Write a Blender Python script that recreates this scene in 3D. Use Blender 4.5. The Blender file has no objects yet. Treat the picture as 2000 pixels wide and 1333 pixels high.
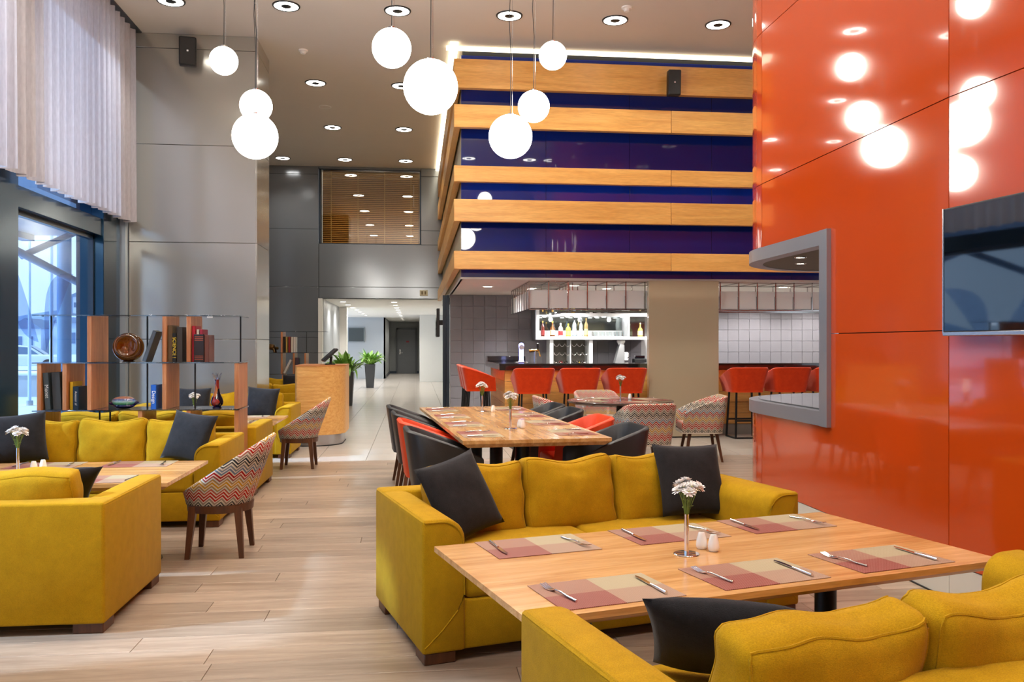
import bpy, bmesh, math, random
from mathutils import Matrix, Vector
random.seed(7)
S = bpy.context.scene
COL = S.collection
PI = math.pi
# ------------------------------------------------------------------ camera, world, light, exposure
TH = math.atan(188 / 1670)
cd = bpy.data.cameras.new('camera'); cam = bpy.data.objects.new('camera', cd); COL.objects.link(cam)
cam.location = (0, 0, 1.42); cam.rotation_euler = (PI / 2, 0, -TH)
cd.sensor_width = 36; cd.lens = 36 * 1670 / 2000; cd.shift_y = 0.00375; cd.clip_end = 1500; cd.clip_start = .05
S.camera = cam
W = bpy.data.worlds.new('sky'); S.world = W; W.use_nodes = True
bg = W.node_tree.nodes['Background']; bg.inputs[0].default_value = (.76, .87, 1, 1); bg.inputs[1].default_value = 1.6
sd = bpy.data.lights.new('sun', 'SUN'); sun = bpy.data.objects.new('sun', sd); COL.objects.link(sun)
sd.energy = 7.0; sd.angle = math.radians(2.5); sd.color = (.84, .92, 1)
sun.rotation_euler = Vector((1, .22, -.75)).to_track_quat('-Z', 'Y').to_euler()
DOWN_W = 140; GLOBE_E = 24; RING_E = 14; CORR_W = 80; BAR_W = 150
S.view_settings.view_transform = 'Standard'; S.view_settings.look = 'None'
S.view_settings.exposure = 0.22; S.view_settings.gamma = 1; S.view_settings.use_curve_mapping = False
S.cycles.max_bounces = 7; S.cycles.diffuse_bounces = 4; S.cycles.glossy_bounces = 4; S.cycles.transparent_max_bounces = 12
S.cycles.caustics_reflective = False; S.cycles.caustics_refractive = False
S.cycles.sample_clamp_indirect = 6

# ------------------------------------------------------------------ materials
def lin(c):
    if isinstance(c, str): c = tuple(int(c[i:i + 2], 16) / 255 for i in (0, 2, 4))
    return tuple(x / 12.92 if x <= .04045 else ((x + .055) / 1.055) ** 2.4 for x in c) + (1,)
class N:
    def __init__(s, name):
        s.m = bpy.data.materials.new(name); s.m.use_nodes = True; s.t = s.m.node_tree
        s.b = s.t.nodes['Principled BSDF']; s.out = s.t.nodes['Material Output']
    def n(s, typ, **kw):
        x = s.t.nodes.new(typ)
        for k, v in kw.items(): setattr(x, k, v)
        return x
    def l(s, a, b): s.t.links.new(a, b)
    def math(s, op, a, b=None, c=None):
        x = s.n('ShaderNodeMath', operation=op)
        for i, v in enumerate((a, b, c)):
            if v is None: continue
            if hasattr(v, 'is_output'): s.l(v, x.inputs[i])
            else: x.inputs[i].default_value = v
        return x.outputs[0]
    def mix(s, fac, a, b):
        x = s.n('ShaderNodeMix', data_type='RGBA')
        for i, v in ((0, fac), (6, a), (7, b)):
            if hasattr(v, 'is_output'): s.l(v, x.inputs[i])
            else: x.inputs[i].default_value = v
        return x.outputs[2]
    def ramp(s, fac, stops, const=False):
        r = s.n('ShaderNodeValToRGB'); e = r.color_ramp.elements
        if const: r.color_ramp.interpolation = 'CONSTANT'
        while len(e) < len(stops): e.new(.5)
        for el, (p, c) in zip(e, stops): el.position = p; el.color = lin(c)
        s.l(fac, r.inputs[0]); return r.outputs[0]
    def noise(s, scale=(1, 1, 1), sc=5, det=3, coord='Object', rough=.5, dist=0):
        tc = s.n('ShaderNodeTexCoord'); mp = s.n('ShaderNodeMapping'); mp.inputs['Scale'].default_value = scale
        s.l(tc.outputs[coord], mp.inputs[0]); nz = s.n('ShaderNodeTexNoise')
        nz.inputs['Scale'].default_value = sc; nz.inputs['Detail'].default_value = det
        nz.inputs['Roughness'].default_value = rough; nz.inputs['Distortion'].default_value = dist
        s.l(mp.outputs[0], nz.inputs[0]); s.mp = mp; s.tc = tc
        return nz.outputs[0]
    def bump(s, h, strength=.2, dist=.01):
        b = s.n('ShaderNodeBump'); b.inputs['Strength'].default_value = strength; b.inputs['Distance'].default_value = dist
        s.l(h, b.inputs['Height']); s.l(b.outputs[0], s.b.inputs['Normal'])
MATS = {}
def mat(name, col, rough=.5, metal=0, coat=0, vary=.06, sc=3, emit=None, bump=0, bsc=200, spec=.5, coatr=.03):
    """plain surface: colour with slight blotchy variation and fine relief"""
    if name in MATS: return MATS[name]
    k = N(name); c = lin(col)
    if vary:
        f = k.noise(sc=sc, det=4)
        k.l(k.mix(f, tuple(x * (1 - vary) for x in c[:3]) + (1,), tuple(min(1, x * (1 + vary)) for x in c[:3]) + (1,)), k.b.inputs['Base Color'])
    else: k.b.inputs['Base Color'].default_value = c
    k.b.inputs['Roughness'].default_value = rough; k.b.inputs['Metallic'].default_value = metal
    k.b.inputs['Specular IOR Level'].default_value = spec
    if coat: k.b.inputs['Coat Weight'].default_value = coat; k.b.inputs['Coat Roughness'].default_value = coatr
    if bump: k.bump(k.noise(sc=bsc, det=2), bump, .002)
    if emit: k.b.inputs['Emission Color'].default_value = lin(emit[0]); k.b.inputs['Emission Strength'].default_value = emit[1]
    MATS[name] = k.m; return k.m
def wood(name, c1, c2, axis='x', rough=.4, gs=1, per_obj=False, coat=0, dark=None):
    if name in MATS: return MATS[name]
    k = N(name); st = {'x': (.7, 9, 9), 'y': (9, .7, 9), 'z': (9, 9, .7)}[axis]
    f = k.noise(scale=tuple(v * gs for v in st), sc=2.2, det=6, rough=.62, dist=.6)
    if per_obj:
        oi = k.n('ShaderNodeObjectInfo'); cb = k.n('ShaderNodeCombineXYZ')
        r37 = k.math('MULTIPLY', oi.outputs['Random'], 37.0)
        for i in range(3): k.l(r37, cb.inputs[i])
        k.l(cb.outputs[0], k.mp.inputs['Location'])
    col = k.ramp(f, [(.3, c1), (.72, c2)])
    tc2 = k.n('ShaderNodeTexNoise'); tc2.inputs['Scale'].default_value = 7; tc2.inputs['Detail'].default_value = 3
    mp2 = k.n('ShaderNodeMapping'); mp2.inputs['Scale'].default_value = tuple(v * gs * 3 for v in st)
    k.l(k.tc.outputs['Object'], mp2.inputs[0]); k.l(mp2.outputs[0], tc2.inputs[0])
    if per_obj: k.l(cb.outputs[0], mp2.inputs['Location'])
    g = k.math('MULTIPLY_ADD', tc2.outputs[0], .5, .75)
    if per_obj: g = k.math('MULTIPLY', g, k.math('MULTIPLY_ADD', oi.outputs['Random'], .34, .83))
    hs = k.n('ShaderNodeHueSaturation'); k.l(col, hs.inputs['Color']); k.l(g, hs.inputs['Value'])
    k.l(hs.outputs[0], k.b.inputs['Base Color']); k.b.inputs['Roughness'].default_value = rough
    if coat: k.b.inputs['Coat Weight'].default_value = coat; k.b.inputs['Coat Roughness'].default_value = .12
    k.bump(tc2.outputs[0], .12, .002); MATS[name] = k.m; return k.m
def fabric(name, c1, c2, sheen=.2, sc=260):
    if name in MATS: return MATS[name]
    k = N(name); f = k.noise(sc=14, det=5, rough=.7); f2 = k.noise(scale=(1, 1, 2.2), sc=sc, det=2)
    base = k.ramp(f, [(.25, c1), (.75, c2)]); v = k.math('MULTIPLY_ADD', f2, .8, .6)
    hs = k.n('ShaderNodeHueSaturation'); k.l(base, hs.inputs['Color']); k.l(v, hs.inputs['Value']); k.l(hs.outputs[0], k.b.inputs['Base Color'])
    k.b.inputs['Roughness'].default_value = .9; k.b.inputs['Specular IOR Level'].default_value = .15
    k.b.inputs['Sheen Weight'].default_value = sheen; k.b.inputs['Sheen Roughness'].default_value = .4
    k.bump(k.math('ADD', f2, k.math('MULTIPLY', k.noise(sc=9, det=3), 1.4)), .35, .004); MATS[name] = k.m; return k.m
def glass(name, tint=(1, 1, 1), gloss=.06, rough=.0, gcol=(1, 1, 1)):
    """thin pane: transparent with a mirror coat that grows at grazing angles"""
    if name in MATS: return MATS[name]
    k = N(name); k.t.nodes.remove(k.b); tr = k.n('ShaderNodeBsdfTransparent'); tr.inputs[0].default_value = tint + (1,)
    gl = k.n('ShaderNodeBsdfGlossy'); gl.inputs['Roughness'].default_value = rough; gl.inputs[0].default_value = gcol + (1,)
    fr = k.n('ShaderNodeLayerWeight'); fr.inputs[0].default_value = .5
    mx = k.n('ShaderNodeMixShader'); k.l(k.math('MULTIPLY_ADD', k.math('POWER', fr.outputs[1], 5.0), .85, .03 + gloss), mx.inputs[0]); k.l(tr.outputs[0], mx.inputs[1]); k.l(gl.outputs[0], mx.inputs[2])
    k.l(mx.outputs[0], k.out.inputs[0]); MATS[name] = k.m; return k.m
def emis(name, col, st):
    if name in MATS: return MATS[name]
    k = N(name); k.t.nodes.remove(k.b); e = k.n('ShaderNodeEmission'); e.inputs[0].default_value = lin(col); e.inputs[1].default_value = st
    k.l(e.outputs[0], k.out.inputs[0]); MATS[name] = k.m; return k.m
def zigzag(name):
    k = N(name); uvn = k.n('ShaderNodeUVMap'); sx = k.n('ShaderNodeSeparateXYZ'); k.l(uvn.outputs[0], sx.inputs[0])
    u, v = sx.outputs[0], sx.outputs[1]
    tri = k.math('PINGPONG', u, .042); v2 = k.math('ADD', k.math('MULTIPLY_ADD', tri, 1.0, 0), v)
    fine = k.math('FRACT', k.math('DIVIDE', v2, .026)); broad = k.math('FRACT', k.math('DIVIDE', v2, .36))
    band = k.ramp(broad, [(0, '8d8478'), (.07, '23292e'), (.21, '8f8678'), (.29, 'a5140f'), (.43, 'b53a22'), (.50, '857d70'), (.57, 'bd8a1a'), (.71, '857c70'), (.78, '9c0d14'), (.91, '5f7690')], True)
    m1 = k.math('GREATER_THAN', fine, .42); c = k.mix(m1, lin('cfc6b6'), band)
    k.l(c, k.b.inputs['Base Color']); k.b.inputs['Roughness'].default_value = .85; k.b.inputs['Specular IOR Level'].default_value = .2
    k.bump(k.noise(sc=300, det=2), .3, .002); MATS[name] = k.m; return k.m
def matmat():
    """woven placemat in four coloured quarters"""
    k = N('woven_placemat'); tc = k.n('ShaderNodeTexCoord'); sx = k.n('ShaderNodeSeparateXYZ'); k.l(tc.outputs['Object'], sx.inputs[0])
    xr = k.math('GREATER_THAN', sx.outputs[0], 0); yr = k.math('GREATER_THAN', sx.outputs[1], 0)
    lo = k.mix(xr, lin('7c271f'), lin('967661')); hi = k.mix(xr, lin('8e5f4c'), lin('a09373'))
    c = k.mix(yr, lo, hi)
    ck = k.n('ShaderNodeTexChecker'); ck.inputs['Scale'].default_value = 260; k.l(tc.outputs['Object'], ck.inputs[0])
    c2 = k.mix(k.math('MULTIPLY', ck.outputs[1], .18), c, lin('c8b9a4'))
    k.l(c2, k.b.inputs['Base Color']); k.b.inputs['Roughness'].default_value = .6; k.bump(ck.outputs[1], .5, .001)
    MATS['matm'] = k.m; return k.m
YEL = fabric('yellow_upholstery', 'a27c0a', 'b58c10', .04); CHAR = fabric('charcoal_velvet', '1f1e20', '2b2a2c', .12)
BLK = mat('black_leather', '232427', .42, bump=.25, bsc=90); ORL = mat('orange_leather', 'd8400f', .5, bump=.2, bsc=90)
ORF = fabric('orange_wool', 'c0330a', 'd23f10', .3); ZIG = zigzag('zigzag_fabric'); MATM = matmat()
OAK = wood('oak_table', 'ab773f', 'dcae73', 'x', .26, .8, coat=.3); OAKY = wood('oak_table_y', 'b07c42', 'dfb47a', 'y', .26, .8, coat=.3)
BAND = wood('golden_veneer', 'c98d43', 'e0ad62', 'x', .4, .55, True); BANDY = wood('golden_veneer_y', 'c98d43', 'e0ad62', 'y', .4, .55, True)
CHERRY = wood('cherry_board', 'a9673f', 'cf9263', 'z', .35, 1.2, True); WAL = wood('walnut_leg', '40230f', '63391d', 'z', .4, 1)
PLANK = wood('oak_plank', '83705f', 'ab9885', 'x', .33, .8, True)
TILEF = mat('porcelain_tile', 'b9b1a8', .22, vary=.07, sc=2); GROUT = mat('grout', '8d867e', .8)
STEEL = mat('brushed_steel', 'c4c4c6', .25, 1); CHROME = mat('chrome', 'e6e6e8', .07, 1, vary=0); BLKM = mat('black_metal', '17181a', .4, .4)
DSTEEL = mat('dark_steel', '39424d', .3, .7); WHITE = mat('white_paint', 'e9e7e2', .55, vary=.02); CEIL = mat('ceiling_paint', 'd3cbc0', .75, vary=.02)
PANEL = mat('grey_metal_panel', 'b0ada5', .15, .55, vary=.02); PANELD = mat('slate_metal_panel', '868a90', .16, .5, vary=.02)
ORANGE = mat('orange_lacquer', 'c24610', .09, vary=.03, coat=.6, spec=.5, bump=.03, bsc=6)
BLUE = mat('blue_back_painted_glass', '0a2478', .03, vary=.02, coat=.9, coatr=.01)
TILEB = mat('slate_wall_tile', '767378', .22, vary=.06, sc=2); PORC = mat('white_porcelain', 'f4f2ee', .12, vary=0, coat=.5)
SCREEN = mat('dark_screen', '07090f', .04, vary=0, coat=1); BLKP = mat('black_plastic', '141416', .45, vary=0)

# ------------------------------------------------------------------ geometry
class G:
    def __init__(s): s.v = []; s.f = []; s.uv = None
    def add(s, v, f, M=None):
        o = len(s.v); s.v += [tuple(M @ Vector(p)) if M else tuple(p) for p in v]; s.f += [tuple(i + o for i in q) for q in f]; return s
    def box(s, x0, x1, y0, y1, z0, z1, M=None):
        v = [(x, y, z) for z in (z0, z1) for y in (y0, y1) for x in (x0, x1)]
        return s.add(v, [(0, 2, 3, 1), (4, 5, 7, 6), (0, 1, 5, 4), (2, 6, 7, 3), (0, 4, 6, 2), (1, 3, 7, 5)], M)
    def bev(s, x0, x1, y0, y1, z0, z1, b=.005, seg=1, M=None):
        bm = bmesh.new(); bmesh.ops.create_cube(bm, size=1)
        for q in bm.verts: q.co = Vector(((x0 + x1) / 2 + q.co.x * (x1 - x0), (y0 + y1) / 2 + q.co.y * (y1 - y0), (z0 + z1) / 2 + q.co.z * (z1 - z0)))
        bmesh.ops.bevel(bm, geom=bm.edges[:], offset=b, segments=seg, profile=.5, affect='EDGES')
        return s.bm(bm, M)
    def bm(s, bm, M=None):
        bm.verts.index_update(); s.add([v.co[:] for v in bm.verts], [[v.index for v in f.verts] for f in bm.faces], M); bm.free(); return s
    def prism(s, poly, z0, z1, b=0, seg=2, M=None):
        bm = bmesh.new(); vs = [bm.verts.new((x, y, z0)) for x, y in poly]; f = bm.faces.new(vs); bm.normal_update()
        if f.normal.z > 0: f.normal_flip()
        r = bmesh.ops.extrude_face_region(bm, geom=[f]); bmesh.ops.translate(bm, vec=(0, 0, z1 - z0), verts=[q for q in r['geom'] if isinstance(q, bmesh.types.BMVert)])
        bmesh.ops.recalc_face_normals(bm, faces=bm.faces[:])
        if b: bmesh.ops.bevel(bm, geom=[e for e in bm.edges if abs(e.calc_face_angle(0)) > .6], offset=b, segments=seg, profile=.5, affect='EDGES')
        return s.bm(bm, M)
    def lathe(s, prof, seg=24, M=None, arc=2 * PI, cap=True):
        full = abs(arc - 2 * PI) < 1e-6; n = seg if full else seg + 1; v = []
        for r, z in prof: v += [(r * math.cos(arc * i / seg), r * math.sin(arc * i / seg), z) for i in range(n)]
        f = []
        for j in range(len(prof) - 1):
            for i in range(seg): k = (i + 1) % n; f.append((j * n + i, j * n + k, (j + 1) * n + k, (j + 1) * n + i))
        if full and cap:
            if prof[0][0] > 1e-5: f.append(tuple(range(n))[::-1])
            if prof[-1][0] > 1e-5: f.append(tuple((len(prof) - 1) * n + i for i in range(n)))
        return s.add(v, f, M)
    def cyl(s, p0, p1, r, seg=12, r2=None):
        p0, p1 = Vector(p0), Vector(p1); d = p1 - p0; q = d.to_track_quat('Z', 'Y').to_matrix().to_4x4()
        return s.lathe([(r, 0), (r if r2 is None else r2, d.length)], seg, Matrix.Translation(p0) @ q)
    def bar(s, p0, p1, a, b=None, a2=None, b2=None):
        """tapered square bar"""
        b = b or a; a2 = a2 or a; b2 = b2 or (b if a2 == a else a2); p0, p1 = Vector(p0), Vector(p1)
        v = [(p0.x + i * a, p0.y + j * b, p0.z) for i, j in ((-.5, -.5), (.5, -.5), (.5, .5), (-.5, .5))] + [(p1.x + i * a2, p1.y + j * b2, p1.z) for i, j in ((-.5, -.5), (.5, -.5), (.5, .5), (-.5, .5))]
        return s.add(v, [(3, 2, 1, 0), (4, 5, 6, 7)] + [(i, (i + 1) % 4, (i + 1) % 4 + 4, i + 4) for i in range(4)])
    def tube(s, pts, r, seg=6, closed=False, taper=None):
        pts = [Vector(p) for p in pts]; n = len(pts); v = []; f = []
        for i, p in enumerate(pts):
            a = pts[(i - 1) % n] if (closed or i) else p; b = pts[(i + 1) % n] if (closed or i < n - 1) else p
            t = (b - a).normalized(); up = Vector((0, 0, 1)) if abs(t.z) < .95 else Vector((1, 0, 0)); x = t.cross(up).normalized(); y = x.cross(t)
            rr = r * (taper[i] if taper else 1); v += [tuple(p + rr * (math.cos(2 * PI * k / seg) * x + math.sin(2 * PI * k / seg) * y)) for k in range(seg)]
        for i in range(n if closed else n - 1):
            for k in range(seg): a, b = i * seg + k, i * seg + (k + 1) % seg; c, d = ((i + 1) % n) * seg + (k + 1) % seg, ((i + 1) % n) * seg + k; f.append((a, d, c, b))
        if not closed: f += [tuple(range(seg)), tuple((n - 1) * seg + k for k in range(seg))[::-1]]
        return s.add(v, f)
    def rbox(s, hx, hy, hz, r, M=None, nc=3, nm=6, fn=None):
        """soft box: rounded edges, optional deformation fn(x,y,z,q) of each point"""
        def axis(h):
            a = [-1 + (r / h) * math.tan(i / nc * PI / 4) for i in range(nc)]; m = [(-1 + r / h) + (2 - 2 * r / h) * i / nm for i in range(nm + 1)]
            return a + m + [-x for x in a[::-1]]
        H = (hx, hy, hz); ax = [axis(h) for h in H]; idx = {}; V = []; F = []
        def vert(q):
            key = tuple(round(c, 5) for c in q)
            if key not in idx:
                p = [q[i] * H[i] for i in range(3)]; c = [max(-(H[i] - r), min(H[i] - r, p[i])) for i in range(3)]
                d = Vector([p[i] - c[i] for i in range(3)]); P = Vector(c) + (d.normalized() * r if d.length > 1e-9 else d)
                if fn: P = Vector(fn(P.x, P.y, P.z, q))
                idx[key] = len(V); V.append(P[:])
            return idx[key]
        for d in range(3):
            a, b = [(1, 2), (2, 0), (0, 1)][d]
            for sg in (-1, 1):
                for i in range(len(ax[a]) - 1):
                    for j in range(len(ax[b]) - 1):
                        q = []
                        for (ii, jj) in ((i, j), (i + 1, j), (i + 1, j + 1), (i, j + 1)):
                            w = [0, 0, 0]; w[d] = sg; w[a] = ax[a][ii]; w[b] = ax[b][jj]; q.append(vert(w))
                        F.append(tuple(q) if sg > 0 else tuple(q[::-1]))
        return s.add(V, F, M)
    @staticmethod
    def rpoint(q, hx, hy, hz, r, fn=None):
        H = (hx, hy, hz); p = [q[i] * H[i] for i in range(3)]; c = [max(-(H[i] - r), min(H[i] - r, p[i])) for i in range(3)]
        d = Vector([p[i] - c[i] for i in range(3)]); P = Vector(c) + (d.normalized() * r if d.length > 1e-9 else d)
        return tuple(fn(P.x, P.y, P.z, q)) if fn else tuple(P)
    def mesh(s, name, m, ang=40):
        me = bpy.data.meshes.new(name); me.from_pydata(s.v, [], s.f)
        if s.uv:
            l = me.uv_layers.new(name='UVMap'); l.data.foreach_set('uv', [c for lp in me.loops for c in s.uv[lp.vertex_index]])
        if ang: me.polygons.foreach_set('use_smooth', [True] * len(me.polygons)); me.set_sharp_from_angle(angle=math.radians(ang))
        me.update(); me.materials.append(m); return me
def put(name, g, m=None, parent=None, loc=None, rot=None, ang=40):
    me = g if isinstance(g, bpy.types.Mesh) else g.mesh(name, m, ang)
    o = bpy.data.objects.new(name, me); COL.objects.link(o); o.parent = parent
    if loc: o.location = loc
    if rot: o.rotation_euler = rot
    return o
def tag(o, label, cat, group=None, kind=None):
    o['label'] = label; o['category'] = cat
    if group: o['group'] = group
    if kind: o['kind'] = kind
    return o
def struct(o): o['kind'] = 'structure'; return o
def thing(name, label, cat, loc=(0, 0, 0), rz=0, group=None):
    o = bpy.data.objects.new(name, None); COL.objects.link(o); o.empty_display_size = .1
    o.location = loc; o.rotation_euler = (0, 0, rz); return tag(o, label, cat, group)
def sroot(name): o = bpy.data.objects.new(name, None); COL.objects.link(o); return struct(o)
def dup(root, loc, rz=None, label=None, group=None, mats=None):
    """copy of a thing with copies of its parts and their sub-parts"""
    def cp(o, par):
        c = o.copy(); COL.objects.link(c); c.parent = par
        if mats and o.type == 'MESH' and o.data.materials and o.data.materials[0].name in mats:
            key = (o.data.name, mats[o.data.materials[0].name].name)
            if key not in RECOL: d = o.data.copy(); d.materials[0] = mats[o.data.materials[0].name]; RECOL[key] = d
            c.data = RECOL[key]
        for ch in KIDS(o): cp(ch, c)
        return c
    r = cp(root, None); r.location = loc
    if rz is not None: r.rotation_euler = (r.rotation_euler[0], r.rotation_euler[1], rz)
    if label: r['label'] = label
    if group: r['group'] = group
    return r
RECOL = {}
def KIDS(o): return [c for c in list(o.children)]
TXT = {}
def text(body, size, m, parent, loc, rot):
    cu = bpy.data.curves.new('lettering', 'FONT'); cu.body = body; cu.size = size; cu.align_x = 'CENTER'; cu.align_y = 'CENTER'; cu.extrude = .0003
    t = bpy.data.objects.new('tmp', cu); COL.objects.link(t); bpy.context.view_layer.update()
    me = bpy.data.meshes.new_from_object(t.evaluated_get(bpy.context.evaluated_depsgraph_get())); bpy.data.objects.remove(t)
    me.materials.clear(); me.materials.append(m); return put('lettering', me, parent=parent, loc=loc, rot=rot)

# ------------------------------------------------------------------ the setting: floor
CZ = 5.85
floor = sroot('floor')
put('subfloor', G().box(-4.3, 9, -5.2, 44, -.08, -.02), GROUT, floor)
TY = 10.62
planks = []
r = 0
y = -5.0
while y < TY - .01:
    y1 = min(y + .19, TY); x = -4.25 - random.uniform(0, 1.9)
    hi = 4.3 if y < 8.0 else 9.2
    while x < hi:
        L = random.choice((1.5, 1.9, 2.2)); a, b = max(x, -4.25), min(x + L, hi)
        if b - a > .05: planks.append((a, b, y, y1))
        x += L
    y = y1; r += 1
def seen(p):
    a, b, y0, y1 = p; ym = (y0 + y1) / 2
    if ym < 3.0: return False
    lo, h = ym * -.47, ym * .75
    return b > lo and a < min(h, 3.0)
vis = sorted([p for p in planks if seen(p)], key=lambda p: p[2])[:290]; vs = set(vis); cache = {}
for p in vis:
    L = round(p[1] - p[0], 2); w = round(p[3] - p[2], 3)
    if (L, w) not in cache: cache[(L, w)] = G().bev(.0012, L - .0012, .0012, w - .0012, -.02, 0, .0015).mesh('plank', PLANK, 20)
    put('plank', cache[(L, w)], parent=floor, loc=(p[0], p[2], 0))
g = G()
for p in planks:
    if p not in vs: g.box(p[0] + .0015, p[1] - .0015, p[2] + .0015, p[3] - .0015, -.02, 0)
o = put('far_planks', g, PLANK, floor, ang=20); o['kind'] = 'stuff'
# porcelain tiles of the passage
tile = G().bev(.002, .598, .002, .598, -.02, 0, .002).mesh('floor_tile', TILEF, 20)
near = []; rest = G()
for j in range(56):
    for i in range(-7, 16):
        x0, y0 = i * .6 - .01, TY + .6 * j
        if x0 < -4.3 or x0 > 8.6: continue
        u = (x0 + .3) / (y0 + .3)
        if -.34 < u < .5 and y0 < 24 and (x0 < 1.2 or y0 < 13) and len(near) < 280 and not (x0 < -1.6 and y0 > 13): near.append((x0, y0))
        else: rest.box(x0 + .002, x0 + .598, y0 + .002, y0 + .598, -.02, 0)
for x0, y0 in near: put('floor_tile', tile, parent=floor, loc=(x0, y0, 0))
o = put('far_floor_tiles', rest, TILEF, floor, ang=0); o['kind'] = 'stuff'

# ------------------------------------------------------------------ ceiling and far walls
struct(put('ceiling', G().box(-4.5, 9.4, -5.2, 21.8, CZ, CZ + .1), CEIL))
struct(put('wall_rear', G().box(-4.5, 6, -5.3, -5.15, 0, CZ), mat('beige_wall', 'cfc6b8', .7)))
wb = sroot('wall_back')
put('core', G().box(-4.4, -2.40, 21.62, 21.8, 0, CZ).box(-2.40, .75, 21.62, 21.8, 2.57, 3.93).box(.127, .75, 21.62, 21.8, 3.93, CZ).box(-2.40, .127, 21.62, 21.8, 5.79, CZ), BLKM, wb)
for (x0, x1, z0, z1) in [(-4.4, -2.39, 0, 1.6), (-4.4, -2.39, 1.6, 2.86), (-4.4, -2.39, 2.86, 4.29), (-4.4, -2.39, 4.29, 5.65), (-4.4, -2.39, 5.65, CZ),
                         (-2.385, .75, 2.575, 2.86), (-2.385, .75, 2.86, 3.93), (.13, .75, 3.93, 4.29), (.13, .75, 4.29, 5.65), (.13, .75, 5.65, CZ), (-2.385, .127, 5.79, CZ)]:
    put('wall_panel', G().bev(x0 + .004, x1 - .004, 21.59, 21.63, z0 + .004, z1 - .004, .003), PANELD, wb)
# upper window with wooden venetian blind
win = struct(thing('window_1', '', '')); del win['label'], win['category']
put('frame', G().box(-2.385, -2.34, 21.6, 21.9, 3.93, 5.79).box(.10, .127, 21.6, 21.9, 3.93, 5.79).box(-2.385, .127, 21.6, 21.9, 3.93, 3.95).box(-2.385, .127, 21.6, 21.9, 5.77, 5.79), DSTEEL, win)
put('pane', G().box(-2.34, .10, 21.66, 21.67, 3.95, 5.77), glass('bronze_pane', (.96, .90, .78), .16), win)
put('backing', G().box(-2.34, .1, 21.95, 21.98, 3.93, 5.79), mat('dim_room', '7a5a30', .8), win)
bl = thing('venetian_blind', 'golden wooden slat blind behind the high window above the passage', 'blind', (-1.12, 21.8, 3.96))
sl = G().box(-1.19, 1.19, -.022, .022, -.0015, .0015, Matrix.Rotation(math.radians(38), 4, 'X')).mesh('slat', wood('blind_slat', 'c79445', 'e2b668', 'x', .45, 1), 0)
for i in range(38): put('slat', sl, parent=bl, loc=(0, 0, .03 + i * .0475))
for x in (-.98, -.32, .34, 1.0): put('ladder_tape', G().box(x - .012, x + .012, -.030, -.026, 0, 1.82), mat('blind_tape', 'd3b577', .7), bl)
put('head_rail', G().bev(-1.2, 1.2, -.04, .04, 1.815, 1.84, .004), MATS['blind_slat'], bl)
put('tilt_wand', G().cyl((1.07, -.06, .95), (1.07, -.06, 1.5), .008, 6), WHITE, bl)
# wall behind the column and passage beyond
struct(put('wall_side', G().box(-4.5, -4.38, 13.6, 21.7, 0, CZ), PANELD))
cw = mat('passage_white', 'dcdcd8', .35, vary=.02, coat=.2); cg = mat('passage_grey', 'b6bcc2', .3, vary=.02)
struct(put('wall_passage', G().box(-2.5, -2.3, 21.8, 26.3, 0, 2.62), cg))
struct(put('trim_1', G().bev(-2.40, -2.30, 21.55, 21.85, 0, 2.57, .004), WHITE))
struct(put('trim_2', G().bev(-2.3, -2.08, 26.3, 26.7, 0, 2.62, .004), WHITE))
struct(put('wall_end', G().box(-6, -1.28, 36.3, 36.5, 0, 2.62), cg))
struct(put('wall_recess', G().box(-1.34, -1.28, 36.3, 42.7, 0, 2.62).box(-1.34, .3, 42.7, 42.9, 0, 2.62).box(.16, .22, 33.2, 42.7, 0, 2.62), mat('recess_grey', '8b8d8c', .5)))
struct(put('wall_far', G().bev(.15, 3, 33.05, 33.2, 0, 2.62, .004), cw))
struct(put('wall_passage_side', G().box(1.3, 1.45, 17.0, 33.1, 0, 2.62), cw))
struct(put('ceiling_passage', G().box(-6, 3, 21.7, 43, 2.57, 2.7), mat('passage_ceiling', 'eeece6', .7, vary=.01)))
struct(put('baseboard_recess', G().box(-1.28, .16, 42.66, 42.7, 0, .12).box(-1.28, -1.26, 36.5, 42.7, 0, .12), DSTEEL))
d = struct(thing('door_1', '', '')); del d['label'], d['category']
put('leaf', G().bev(-.86, -.03, 42.60, 42.65, .01, 2.16, .004), mat('door_grey', '6f7174', .45), d)
put('door_frame', G().box(-.95, -.86, 42.58, 42.7, 0, 2.25).box(-.03, .06, 42.58, 42.7, 0, 2.25).box(-.95, .06, 42.58, 42.7, 2.16, 2.25), mat('door_frame_grey', '55585b', .45), d)
dh = put('lock_plate', G().bev(-.80, -.74, 42.585, 42.6, .95, 1.2, .004), STEEL, d)
put('door_handle', G().cyl((-.77, 42.6, 1.02), (-.77, 42.54, 1.02), .012, 8).cyl((-.77, 42.54, 1.02), (-.64, 42.54, 1.02), .011, 8), CHROME, dh)
put('door_sign', G().bev(-.47, -.33, 42.59, 42.6, 1.54, 1.62, .002), mat('red_sign', '9b2027', .4), d)
# passage lamps
cl = thing('recessed_lamp', 'small round recessed lamp in the white passage ceiling', 'ceiling lamp', (-1.93, 23.2, 2.57), group='recessed lamps of the passage')
put('trim', G().lathe([(.085, -.004), (.10, -.008), (.11, 0)], 20, cap=False), WHITE, cl)
put('lens', G().lathe([(0, -.003), (.085, -.003)], 20), emis('lamp_white', 'fff6e6', 30), cl)
first = True
for i in range(11):
    for x in (-1.93, -.58):
        yy = 23.2 + i * 1.75
        if x < -1 and i > 6: continue
        L = cl if first else dup(cl, (x, yy, 2.57)); first = False
        ld = bpy.data.lights.new('lamp_light', 'SPOT'); lo = bpy.data.objects.new('lamp_light', ld); COL.objects.link(lo)
        ld.energy = CORR_W; ld.spot_size = math.radians(140); ld.spot_blend = .7; ld.shadow_soft_size = .08; ld.color = (1, .95, .87); lo.location = (x, yy, 2.54)

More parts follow.
